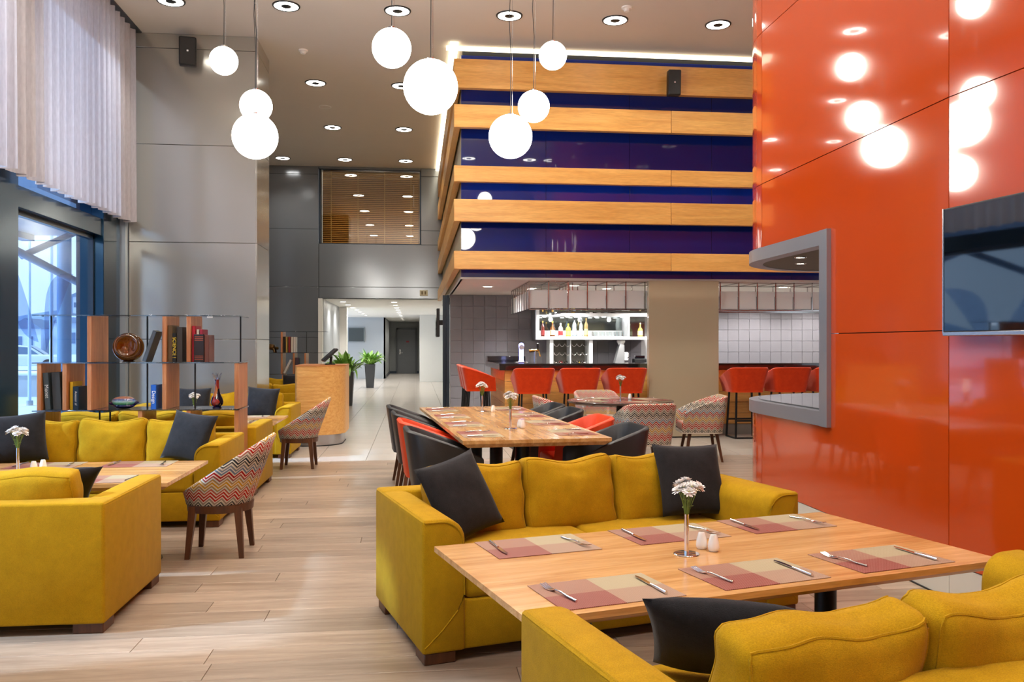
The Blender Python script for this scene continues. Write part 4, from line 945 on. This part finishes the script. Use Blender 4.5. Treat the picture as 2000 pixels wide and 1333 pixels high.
for i, (c, w) in enumerate((('2a2018', .03), ('b79a45', .03), ('8e1f20', .035), ('d9cfc4', .045), ('d5d0cb', .045))):
    book(-2.575 + .049 * i, 17.12, 1.27, w, .2, .31 if i < 3 else .305, c, ('dark', 'ochre', 'red', 'white', 'pale grey')[i] + ' book in the short row on the far shelf')
book(-2.578, 17.14, .872, .04, .2, .29, 'd4d6d8', 'white book leaning across the far shelf', .45); book(-2.345, 17.12, .85, .07, .2, .32, '3a2a3a', 'dark purple patterned book on the far shelf')
# amber glass bowl standing on edge
AMB = N('amber_glass'); AMB.b.inputs['Base Color'].default_value = lin('c9761a'); AMB.b.inputs['Roughness'].default_value = .05; AMB.b.inputs['Transmission Weight'].default_value = .85; AMB.b.inputs['Coat Weight'].default_value = .5; AMB = AMB.m
am = thing('glass_bowl', 'amber blown glass bowl standing on edge on the upper shelf', 'bowl', (-2.548, 7.97, z3))
Mb = Matrix.Translation((0, 0, .132)) @ Matrix.Rotation(rd(84), 4, 'X') @ Matrix.Rotation(.2, 4, 'Y')
put('shell', G().lathe([(.02, -.09), (.07, -.085), (.115, -.05), (.132, 0), (.125, .035), (.095, .055), (.09, .052), (.115, .03), (.12, 0), (.105, -.045), (.065, -.072), (.02, -.078)], 40, Mb @ Matrix.Diagonal((1, .98, 1, 1))), AMB, am, ang=180)
put('lip', G().lathe([(.07, .03), (.088, .058), (.098, .055), (.09, .03)], 36, Mb @ Matrix.Translation((-.015, .01, 0))), AMB, am, ang=180)
put('core', G().lathe([(0, -.05), (.03, -.04), (.042, 0), (.03, .02), (0, .03)], 20, Mb @ Matrix.Diagonal((.5, 1.1, .6, 1))), mat('gold_core', 'c9a030', .15, .6), am, ang=180)
put('foot', G().lathe([(0, 0), (.05, 0), (.055, .006), (.03, .012)], 20), mat('dark_foot', '2a1408', .2), am)
# glass fish bowl
k = N('fish_glaze'); gd = k.n('ShaderNodeTexCoord'); sx = k.n('ShaderNodeSeparateXYZ'); k.l(gd.outputs['Object'], sx.inputs[0]); h = k.math('DIVIDE', sx.outputs[2], .115)
c = k.ramp(k.math('ADD', h, k.math('MULTIPLY_ADD', k.noise(sc=180, det=2), .24, -.12)), [(0, '0a1240'), (.25, '14202e'), (.32, '1f7a4a'), (.5, '6fbfa5'), (.58, 'a9c4cf'), (.72, '2d5a9a'), (.85, 'c58a6a'), (1, 'b5663a')]); k.l(c, k.b.inputs['Base Color']); k.b.inputs['Roughness'].default_value = .06; k.b.inputs['Coat Weight'].default_value = 1
fi = thing('glass_fish', 'rounded blown glass fish in green, white and blue with pointed tail', 'ornament', (-2.58, 7.95, z2))
put('body', G().rbox(.105, .06, .052, .05, Matrix.Translation((0, 0, .06)), fn=lambda x, y, z, q: (x, y * (1 - .5 * abs(x / .105) ** 2), z * (1 - .55 * abs(x / .105) ** 2) + .008 * (x / .105) ** 2)), k.m, fi, ang=180)
BG = mat('cobalt_glass', '0d1650', .05, vary=0, coat=1)
put('tail', G().tube([(.085, 0, .05), (.11, 0, .055), (.128, 0, .058)], .02, 8, taper=[1, .6, .15]), BG, fi); put('mouth', G().tube([(-.09, 0, .05), (-.115, 0, .046), (-.13, 0, .05)], .022, 8, taper=[1, .6, .2]), BG, fi)
put('belly', G().lathe([(0, 0), (.03, 0), (.06, .012), (.085, .035), (.06, .034), (0, .03)], 24, Matrix.Diagonal((1.25, .7, 1, 1))), BG, fi, ang=180)
# murano vase
k = N('murano_glass'); vz = k.n('ShaderNodeTexVoronoi'); vz.inputs['Scale'].default_value = 26; mp = k.n('ShaderNodeMapping'); mp.inputs['Scale'].default_value = (1, 1, .38); gd = k.n('ShaderNodeTexCoord'); k.l(gd.outputs['Object'], mp.inputs[0]); k.l(mp.outputs[0], vz.inputs[0])
sp = k.n('ShaderNodeSeparateColor'); k.l(vz.outputs['Color'], sp.inputs[0]); c = k.ramp(sp.outputs[0], [(0, '0d1024'), (.3, 'a8281c'), (.45, '161a30'), (.62, 'd0782a'), (.72, '1e3a78'), (.86, 'b9a24a'), (.93, '2a6a4a')], True); k.l(c, k.b.inputs['Base Color']); k.b.inputs['Roughness'].default_value = .05; k.b.inputs['Coat Weight'].default_value = 1
mv = thing('art_vase', 'slender multicoloured speckled glass vase with frilled clear rim', 'vase', (-1.785, 7.98, z2))
put('body', G().lathe([(0, .012), (.035, .013), (.05, .03), (.056, .055), (.048, .085), (.032, .12), (.022, .16), (.018, .20), (.017, .24), (.02, .255)], 28), k.m, mv, ang=180)
CLG = glass('clear_rim_glass', (.85, .88, .95), .15); put('foot', G().lathe([(0, 0), (.04, 0), (.042, .006), (.03, .014)], 24), BG, mv)
for i in range(4): a = i * PI / 2 + .4; put('rim_frill', G().tube([(.016 * math.cos(a), .016 * math.sin(a), .25), (.026 * math.cos(a), .026 * math.sin(a), .285), (.04 * math.cos(a), .04 * math.sin(a), .315)], .010, 8, taper=[1.3, 1, .5]), CLG, mv)
# bronze turtle
tu = thing('turtle_figure', 'small bronze turtle figure standing on the far bookshelf', 'figurine', (-2.88, 17.25, 1.268)); BRZ = mat('bronze', '5f4524', .35, .8)
put('shell', G().rbox(.13, .09, .06, .055, Matrix.Translation((0, 0, .12)) @ Matrix.Rotation(.15, 4, 'Y')), BRZ, tu, ang=180); put('head', G().rbox(.04, .03, .03, .028, Matrix.Translation((.16, 0, .085))), BRZ, tu, ang=180)
for sx in (-1, 1):
    for sy in (-1, 1): put('leg', G().tube([(sx * .09, sy * .05, .09), (sx * .12, sy * .09, .04), (sx * .13, sy * .1, 0)], .025, 7, taper=[1, .9, .7]), BRZ, tu)

# ------------------------------------------------------------------ reception desk
ds = thing('reception_desk', 'rounded oak reception desk on a steel drum base', 'desk', (-1.30, 12.60, 0))
DW = wood('desk_veneer', 'c98f49', 'e2b26c', 'x', .4, 1.8)
def dpoly(x0, x1, y0, y1, r, inset=0):
    x0 += inset; x1 -= inset; y0 += inset; y1 -= inset; p = [(x0, y1), (x0, y0 + .06)]
    p += [(x0 + .06 - .06 * math.cos(a), y0 + .06 - .06 * math.sin(a)) for a in [i / 3 * PI / 2 for i in range(1, 4)]]
    p += [(x1 - r + r * math.sin(a), y0 + r - r * math.cos(a)) for a in [i / 12 * PI / 2 for i in range(13)]] + [(x1, y1)]
    return p
put('body', G().prism(dpoly(-.37, .30, -.48, .5, .42), .16, 1.12), DW, ds, ang=30)
put('counter_top', G().prism(dpoly(-.375, .305, -.485, .5, .425), 1.12, 1.135), mat('desk_edge', 'b9763f', .4), ds, ang=30)
put('steel_base', G().prism(dpoly(-.31, .25, -.42, .42, .38), 0, .16), STEEL, ds, ang=30)
put('base_lip', G().prism(dpoly(-.32, .26, -.43, .43, .39), .0, .012), BLKP, ds)
mo = thing('monitor', 'black tilted touchscreen monitor on the reception desk', 'monitor', (-1.28, 12.55, 1.135))
mo.rotation_euler = (0, 0, rd(12))
put('display', G().bev(-.02, .015, -.17, .17, -.12, .14, .006, 1, Matrix.Translation((.04, 0, .13)) @ Matrix.Rotation(rd(48), 4, 'Y')), BLKP, mo)
put('screen', G().box(-.023, -.02, -.155, .155, -.105, .125, Matrix.Translation((.04, 0, .13)) @ Matrix.Rotation(rd(48), 4, 'Y')), SCREEN, mo)
put('stand', G().bev(-.02, .12, -.06, .06, 0, .015, .004).cyl((.06, 0, .01), (.07, 0, .12), .02, 10), BLKP, mo)
# ------------------------------------------------------------------ planters
LFG = mat('fern_leaf', '7fae48', .45, vary=.25, sc=6)
def leafm(L, w, droop):
    g = G(); n = 7; v = []
    for i in range(n + 1):
        t = i / n; ww = w * math.sin(PI * min(1, t * .92 + .06)) ** .8; x = L * t * (1 - .15 * t); z = L * (1.15 * t - droop * t * t); v += [(x, -ww, z + .15 * ww), (x, 0, z - .1 * ww), (x, ww, z + .15 * ww)]
    for i in range(n): a = 3 * i; g.f += [(a, a + 1, a + 4, a + 3), (a + 1, a + 2, a + 5, a + 4)]
    g.v = v; return g.mesh('leaf', LFG, 180)
LM = [leafm(.66, .05, .85), leafm(.58, .055, .6), leafm(.5, .05, .3), leafm(.72, .045, 1.25)]
def planter(loc, label, seed, h=.78):
    t = thing('planter', 'tall tapered dark grey planter ' + label, 'planter', loc, group='dark planters by the passage')
    put('pot', G().add([(-.12, -.12, 0), (.12, -.12, 0), (.12, .12, 0), (-.12, .12, 0), (-.17, -.17, h), (.17, -.17, h), (.17, .17, h), (-.17, .17, h), (-.15, -.15, h), (.15, -.15, h), (.15, .15, h), (-.15, .15, h), (-.15, -.15, h - .06), (.15, -.15, h - .06), (.15, .15, h - .06), (-.15, .15, h - .06)],
        [(3, 2, 1, 0)] + [(i, (i + 1) % 4, (i + 1) % 4 + 4, i + 4) for i in range(4)] + [(i + 4, (i + 1) % 4 + 4, (i + 1) % 4 + 8, i + 8) for i in range(4)] + [(i + 8, (i + 1) % 4 + 8, (i + 1) % 4 + 12, i + 12) for i in range(4)]), mat('planter_grey', '3c3e42', .4), t, ang=20)
    put('soil', G().box(-.15, .15, -.15, .15, h - .06, h - .05), mat('soil', '2a2018', .9), t)
    p = thing('potted_fern', 'bushy bright green fern with arching leaves in the planter ' + label, 'plant', (loc[0], loc[1], h - .05), group='ferns by the passage'); rr = random.Random(seed)
    for i in range(74):
        o = put('leaf', LM[rr.choice((0, 0, 1, 2, 3))], parent=p, loc=(rr.uniform(-.07, .07), rr.uniform(-.07, .07), 0), rot=(rr.uniform(-.25, .25), rr.uniform(-.5, .25), rr.uniform(0, 2 * PI))); s = rr.uniform(.75, 1.1); o.scale = (s, s, s)
planter((-1.60, 20.3, 0), 'right behind the reception desk', 1); planter((-1.50, 28.6, 0), 'farther down the passage', 2)
# passage televisions
pt = thing('wall_television', 'grey television hanging on the white wall at the end of the passage', 'television', (-2.47, 36.24, 1.83)); put('screen', G().box(-.31, .31, -.035, -.03, -.26, .29), mat('dull_screen', '50575a', .2), pt); put('bezel', G().bev(-.34, .34, -.03, .06, -.29, .31, .004), mat('tv_grey', '8c9498', .4), pt)
st = thing('side_television', 'black television seen edge-on at the bar end of the passage', 'television', (.44, 17.35, 1.86)); put('panel', G().bev(-.03, .03, -.42, .42, -.28, .28, .006), BLKP, st); put('screen', G().box(-.033, -.03, -.40, .40, -.26, .26), SCREEN, st); put('bracket', G().box(.03, .12, -.40, -.36, -.05, .05), BLKM, st)

# ------------------------------------------------------------------ ceiling lamps
RE = emis('ring_white', 'fffaf0', RING_E)
dl = thing('downlight', 'round ceiling downlight with glowing ring and dark centre', 'ceiling lamp', (0, 0, 0), group='ring downlights in the ceiling')
put('trim_ring', G().lathe([(.155, -.012), (.175, -.014), (.18, 0)], 32, cap=False), BLKP, dl); put('light_ring', G().lathe([(.068, -.011), (.155, -.011)], 32, cap=False), RE, dl); put('centre_disc', G().lathe([(0, -.016), (.06, -.016), (.07, -.008)], 24), BLKP, dl)
firstd = True
XS = (-3.13, -1.68, -.24, 1.25, 2.70, 4.15)
pts = [(x, 11.42) for x in XS] + [(x, y) for y in (14.72, 17.69, 20.72) for x in XS[:3] if not (y < 15 and x < -3)] + [(x, y) for y in (8.35, 5.25, 2.15, -.95, -4.0) for x in XS[:5]] + [(4.15, 8.9), (5.6, 11.42), (5.6, 9.2)]
for (x, y) in pts:
    if firstd: dl.location = (x, y, CZ); firstd = False
    else: dup(dl, (x, y, CZ))
    ld = bpy.data.lights.new('downlight_beam', 'SPOT'); lo = bpy.data.objects.new('downlight_beam', ld); COL.objects.link(lo); ld.energy = DOWN_W; ld.spot_size = math.radians(125); ld.spot_blend = .8; ld.shadow_soft_size = .15; ld.color = (1, .93, .84); lo.location = (x, y, CZ - .03)
GLO = emis('globe_glow', 'fff7e8', GLOBE_E)
def globe(p, r, label):
    t = thing('globe_pendant', label, 'pendant lamp', p, group='white globe pendants')
    put('globe', G().lathe([(r * math.sin(PI * i / 20), -r * math.cos(PI * i / 20)) for i in range(21)], 36), GLO, t, ang=180)
    put('cap', G().lathe([(.03, r - .006), (.03, r + .012), (.008, r + .02), (0, r + .02)], 16), CHROME, t); h = CZ - p[2]
    put('cord', G().tube([(0, 0, r + .01), (.004, 0, r + (h - r) * .3), (-.012, 0, r + (h - r) * .45), (.006, 0, r + (h - r) * .7), (0, 0, h)], .004, 6), BLKP, t)
    put('wire', G().cyl((.018, 0, r * .99), (.018, 0, h), .0015, 4), STEEL, t); put('ceiling_rose', G().lathe([(0, h - .02), (.05, h - .02), (.05, h)], 18), WHITE, t); put('cord_clip', G().lathe([(.007, 0), (.007, .014)], 6, Matrix.Translation((.002, 0, r + (h - r) * .5))), CHROME, t)
for p, r, l in (((-1.932, 8.931, 4.298), .14, 'small globe pendant hanging highest beside the grey column'), ((-1.60, 8.854, 3.83), .16, 'medium globe pendant partly hidden behind a bigger one at the column'), ((-1.566, 8.62, 3.467), .22, 'large globe pendant hanging lowest beside the grey column'),
                ((-.197, 7.098, 3.862), .16, 'medium globe pendant in the middle, beside the biggest one'), ((.12, 6.962, 3.512), .22, 'biggest globe pendant, near the edge of the blue bulkhead'), ((1.37, 8.50, 4.33), .14, 'small globe pendant against the top wooden band'), ((1.19, 8.60, 3.841), .16, 'medium globe pendant against the second wooden band'), ((.952, 8.592, 3.527), .22, 'large globe pendant against the blue glass'),
                ((.25, 6.75, 4.55), .14, 'small globe pendant hanging highest in the middle cluster'), ((-1.7, 4.0, 3.7), .22, 'large globe pendant reflected in the orange wall'), ((-1.5, 3.7, 4.2), .16, 'medium globe pendant reflected in the orange wall'), ((.9, 2.0, 3.75), .22, 'large globe pendant over the table at the orange wall'), ((1.15, 2.15, 4.2), .16, 'medium globe pendant over the table at the orange wall')):
    globe(p, r, l)
# loudspeakers, detectors
def speaker(p, rz, rx, w, h, d, label):
    t = thing('loudspeaker', label, 'loudspeaker', p); t.rotation_euler = (rx, 0, rz)
    put('cabinet', G().bev(-w / 2, w / 2, -d, 0, -h / 2, h / 2, .02, 3), BLKP, t, ang=40); put('grille', G().bev(-w / 2 + .015, w / 2 - .015, -d - .006, -d + .002, -h / 2 + .015, h / 2 - .015, .004), mat('speaker_grille', '2a2826', .8), t)
    put('badge', G().box(-.012, .012, -d - .009, -d - .005, -.012, .012), STEEL, t); put('bracket', G().box(-.03, .03, -.01, .08, -.03, .03), BLKM, t)
speaker((-3.20, 12.53, 5.55), rd(12), rd(6), .23, .39, .16, 'black loudspeaker fixed high on the grey column'); speaker((3.77, 12.28, 5.27), rd(-4), rd(5), .19, .37, .14, 'black loudspeaker fixed to the top wooden band')
for (x, y, l) in ((-1.681, 13.11, 'white smoke detector on the ceiling beside the grey column'), (2.75, 10.97, 'white smoke detector on the ceiling before the wooden bands')):
    t = thing('smoke_detector', l, 'smoke detector', (x, y, CZ)); put('base', G().lathe([(.07, 0), (.07, -.02), (.055, -.025)][::-1], 20), WHITE, t); put('sensor_head', G().lathe([(0, -.06), (.035, -.058), (.045, -.03), (.05, -.024)], 16), WHITE, t)
t = thing('ceiling_speaker', 'flat round grille in the far part of the ceiling', 'speaker', (-1.676, 16.2, CZ)); put('rim', G().lathe([(.10, -.004), (.11, -.008), (.115, 0)], 24, cap=False), WHITE, t); put('grille', G().lathe([(0, -.006), (.1, -.006)], 24, cap=False), CEIL, t)
for i, (nm, x, z0) in enumerate((('thermostat', -2.9, 1.42), )):
    t = thing(nm, 'small pale switch plate on the grey column behind the books', 'switch', (-2.92, 12.62, 1.5)); put('plate', G().bev(-.04, .04, -.02, 0, -.06, .06, .004), WHITE, t); put('button', G().bev(-.015, .015, -.025, -.018, -.03, .0, .002), mat('button_grey', 'b0b0b0', .5), t)
t = thing('exit_sign', 'small pale box sign on the wooden band corner above the passage', 'sign', (.20, 21.55, 2.72)); put('housing', G().bev(-.1, .1, -.04, 0, -.07, .07, .006), mat('sign_cream', 'd9cfae', .5), t); put('legend', G().box(-.06, -.02, -.043, -.04, -.04, .04).box(.02, .06, -.043, -.04, -.04, .04), mat('sign_print', '7a6a4a', .5), t)

# ------------------------------------------------------------------ outside the window
SN = mat('snowy_ground', 'c3d0e0', .8, vary=.08, sc=.6); CONC = mat('concrete', 'a9b1b8', .8, vary=.1)
struct(put('exterior_ground', G().box(-420, -4.5, -60, 420, -.25, -.05), SN))
lw = thing('garden_wall', 'low concrete wall topped with snow outside the window', 'wall', (0, 0, 0))
put('wall_block', G().box(-24, -5.6, 25.5, 25.9, -.05, .58), CONC, lw); put('snow_cap', G().rbox(9.2, .25, .06, .055, Matrix.Translation((-14.8, 25.7, .61))), mat('snow', 'e9eef6', .7), lw, ang=180)
lamp = thing('bollard_lamp', 'lit bollard lamp outside beside the dark pillar', 'lamp', (-6.05, 12.6, -.05)); put('post', G().cyl((0, 0, 0), (0, 0, .62), .05, 12), DSTEEL, lamp); put('lens', G().cyl((0, 0, .62), (0, 0, .86), .055, 14), emis('bollard_glow', 'ffe6b8', 7), lamp); put('cap', G().cyl((0, 0, .86), (0, 0, .9), .06, 14), DSTEEL, lamp)
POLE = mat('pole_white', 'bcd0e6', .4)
for i, (x, y, r, h, l) in enumerate(((-9.6, 21.3, .055, 9, 'thick white flagpole outside, closest to the dark pillar'), (-9.3, 21.9, .04, 4.9, 'short grey flagpole outside between taller poles'), (-9.0, 22.4, .05, 9, 'white flagpole outside, second of the tall ones'), (-8.5, 23.3, .05, 9, 'white flagpole outside beside the round column'))):
    t = thing('flagpole', l, 'flagpole', (x, y, -.05)); put('shaft', G().cyl((0, 0, 0), (0, 0, h), r, 12, r * .7), POLE, t); put('finial', G().lathe([(0, h), (r, h + .03), (0, h + .1)], 10), POLE, t); put('base', G().cyl((0, 0, 0), (0, 0, .12), r * 2, 12), CONC, t)
cn = thing('canopy', 'steel entrance canopy with braces and round column outside the window', 'canopy', (0, 0, 0)); CAN = mat('canopy_blue', '42688c', .5)
put('roof_slab', G().box(-6.6, -4.5, 10.8, 15.5, 3.3, 3.6), CAN, cn); put('edge_beam', G().box(-6.7, -6.5, 10.8, 15.5, 3.2, 3.7), CAN, cn)
put('column', G().cyl((-6.60, 17.0, -.05), (-6.60, 17.0, 3.9), .125, 20), mat('canopy_column', '5f88ad', .4), cn)
for p0, p1, r in (((-6.3, 11.2, 2.55), (-5.6, 13.2, 3.5), .06), ((-6.4, 12.6, 3.2), (-5.2, 14.6, 2.3), .06), ((-5.9, 13.6, 2.75), (-5.4, 14.3, 3.2), .05)): put('brace', G().cyl(p0, p1, r, 12), mat('brace_blue', '6f93b5', .4), cn)
for (x, y) in ((-5.6, 11.0), (-5.2, 13.0)): put('canopy_lamp', G().lathe([(0, -.01), (.07, -.01), (.09, 0)], 14, Matrix.Translation((x, y, 3.3))), MATS['lamp_white'], cn)
# car
ca = thing('car', 'white saloon car parked outside beyond the low wall', 'car', (-22.2, 51.5, -.05), 0)
ca.rotation_euler = (0, 0, rd(12)); CP = mat('car_white', 'dfe6ee', .2, vary=0, coat=.6); CG = mat('car_glass', '5f7c99', .1, vary=0); TYR = mat('tyre', '15171a', .8)
Mx = Matrix(((1, 0, 0, 0), (0, 0, 1, 0), (0, 1, 0, 0), (0, 0, 0, 1)))
put('body', G().prism([(-2.2, .28), (2.2, .28), (2.25, .6), (2.1, .82), (1.2, .92), (-1.7, .95), (-2.2, .85), (-2.25, .5)], -.85, .85, .08, 3, Mx), CP, ca)
put('cabin', G().prism([(-1.75, .93), (1.15, .9), (.45, 1.38), (-.3, 1.45), (-1.0, 1.4)], -.72, .72, .06, 2, Mx), CP, ca)
put('side_window', G().prism([(-1.4, .97), (-.28, .95), (-.28, 1.36), (-.9, 1.33)], -.735, .735, M=Mx), CG, ca); put('side_window', G().prism([(-.2, .95), (.9, .93), (.38, 1.32), (-.2, 1.37)], -.735, .735, M=Mx), CG, ca); put('windscreen', G().prism([(.5, 1.36), (1.13, .94), (1.17, .95), (.54, 1.38)], -.62, .62, M=Mx), CG, ca)
for x in (-1.4, 1.4):
    for y in (-.8, .8): w = put('wheel', G().lathe([(.1, -.1), (.31, -.1), (.33, -.06), (.33, .06), (.31, .1), (.1, .1)], 24, Matrix.Translation((x, y, .33)) @ Matrix.Rotation(PI / 2, 4, 'X')), TYR, ca); put('hub', G().cyl((x, y * 1.02, .33), (x, y * 1.14, .33), .19, 14), STEEL, w)
for x in (-2.2, 2.15): put('lamp_unit', G().box(x, x + .08, -.75, .75, .62, .74), mat('car_lamp', 'b9c3d0', .2), ca)
# far tower and hillside
tb = thing('tower_block', 'pale blue-grey tower block with balconies far outside', 'building', (-93, 262, -2)); tb.rotation_euler = (0, 0, rd(20))
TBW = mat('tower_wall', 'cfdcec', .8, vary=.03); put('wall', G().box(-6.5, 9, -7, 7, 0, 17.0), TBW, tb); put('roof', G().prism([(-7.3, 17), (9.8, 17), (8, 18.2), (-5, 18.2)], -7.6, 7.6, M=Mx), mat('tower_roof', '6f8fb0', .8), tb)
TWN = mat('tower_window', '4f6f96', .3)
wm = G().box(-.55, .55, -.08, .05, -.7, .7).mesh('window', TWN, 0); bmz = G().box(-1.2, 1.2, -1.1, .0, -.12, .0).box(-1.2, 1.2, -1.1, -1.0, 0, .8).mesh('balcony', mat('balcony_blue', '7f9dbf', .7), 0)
for j in range(5):
    for x in (-5, -.2, 2.6, 5.2, 7.6): put('window', wm, parent=tb, loc=(x, -7, 1.9 + 3.2 * j))
    put('balcony', bmz, parent=tb, loc=(-2.6, -7, .8 + 3.2 * j))
put('pier', G().box(-6.6, -5.9, -7.2, -6.8, 0, 17), mat('pier_blue', '5f86b3', .8), tb); put('pier', G().box(8.4, 9.1, -7.2, -6.8, 0, 17), MATS['pier_blue'], tb)
hl = G(); nx, ny = 40, 10
for i in range(nx + 1):
    for j in range(ny + 1):
        x = -330 + 260 * i / nx; y = 255 + 120 * j / ny - (x + 200) * .1; hl.v.append((x, y, -3 + 19 * math.sin(PI / 2 * j / ny) * (1 + .25 * math.sin(x * .05) + .12 * math.sin(x * .17))))
for i in range(nx):
    for j in range(ny): a = i * (ny + 1) + j; hl.f.append((a, a + ny + 1, a + ny + 2, a + 1))
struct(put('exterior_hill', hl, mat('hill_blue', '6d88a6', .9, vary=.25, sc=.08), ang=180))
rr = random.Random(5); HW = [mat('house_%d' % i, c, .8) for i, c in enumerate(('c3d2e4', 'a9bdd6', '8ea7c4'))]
hs = [(u, y) for y in (140, 160, 182, 204, 226) for u in (-.57, -.52, -.47, -.42, -.37)]
for i, (u, y) in enumerate(hs):
    u += rr.uniform(-.008, .008) + (.02 if (i // 5) % 2 else 0); x = u * y; b = thing('hill_house', 'small blue-grey house on the snowy slope outside the window', 'building', (x, y, -.05), group='houses on the slope outside'); w, d, h = rr.uniform(4, 6), rr.uniform(4, 7), rr.uniform(2.5, 5)
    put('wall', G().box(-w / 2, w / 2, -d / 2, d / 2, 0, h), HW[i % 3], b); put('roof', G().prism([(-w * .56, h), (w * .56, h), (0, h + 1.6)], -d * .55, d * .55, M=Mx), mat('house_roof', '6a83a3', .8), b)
    put('window', G().box(-w * .25, -w * .1, -d / 2 - .05, -d / 2, h * .35, h * .7), TWN, b); put('window', G().box(w * .1, w * .25, -d / 2 - .05, -d / 2, h * .35, h * .7), TWN, b)
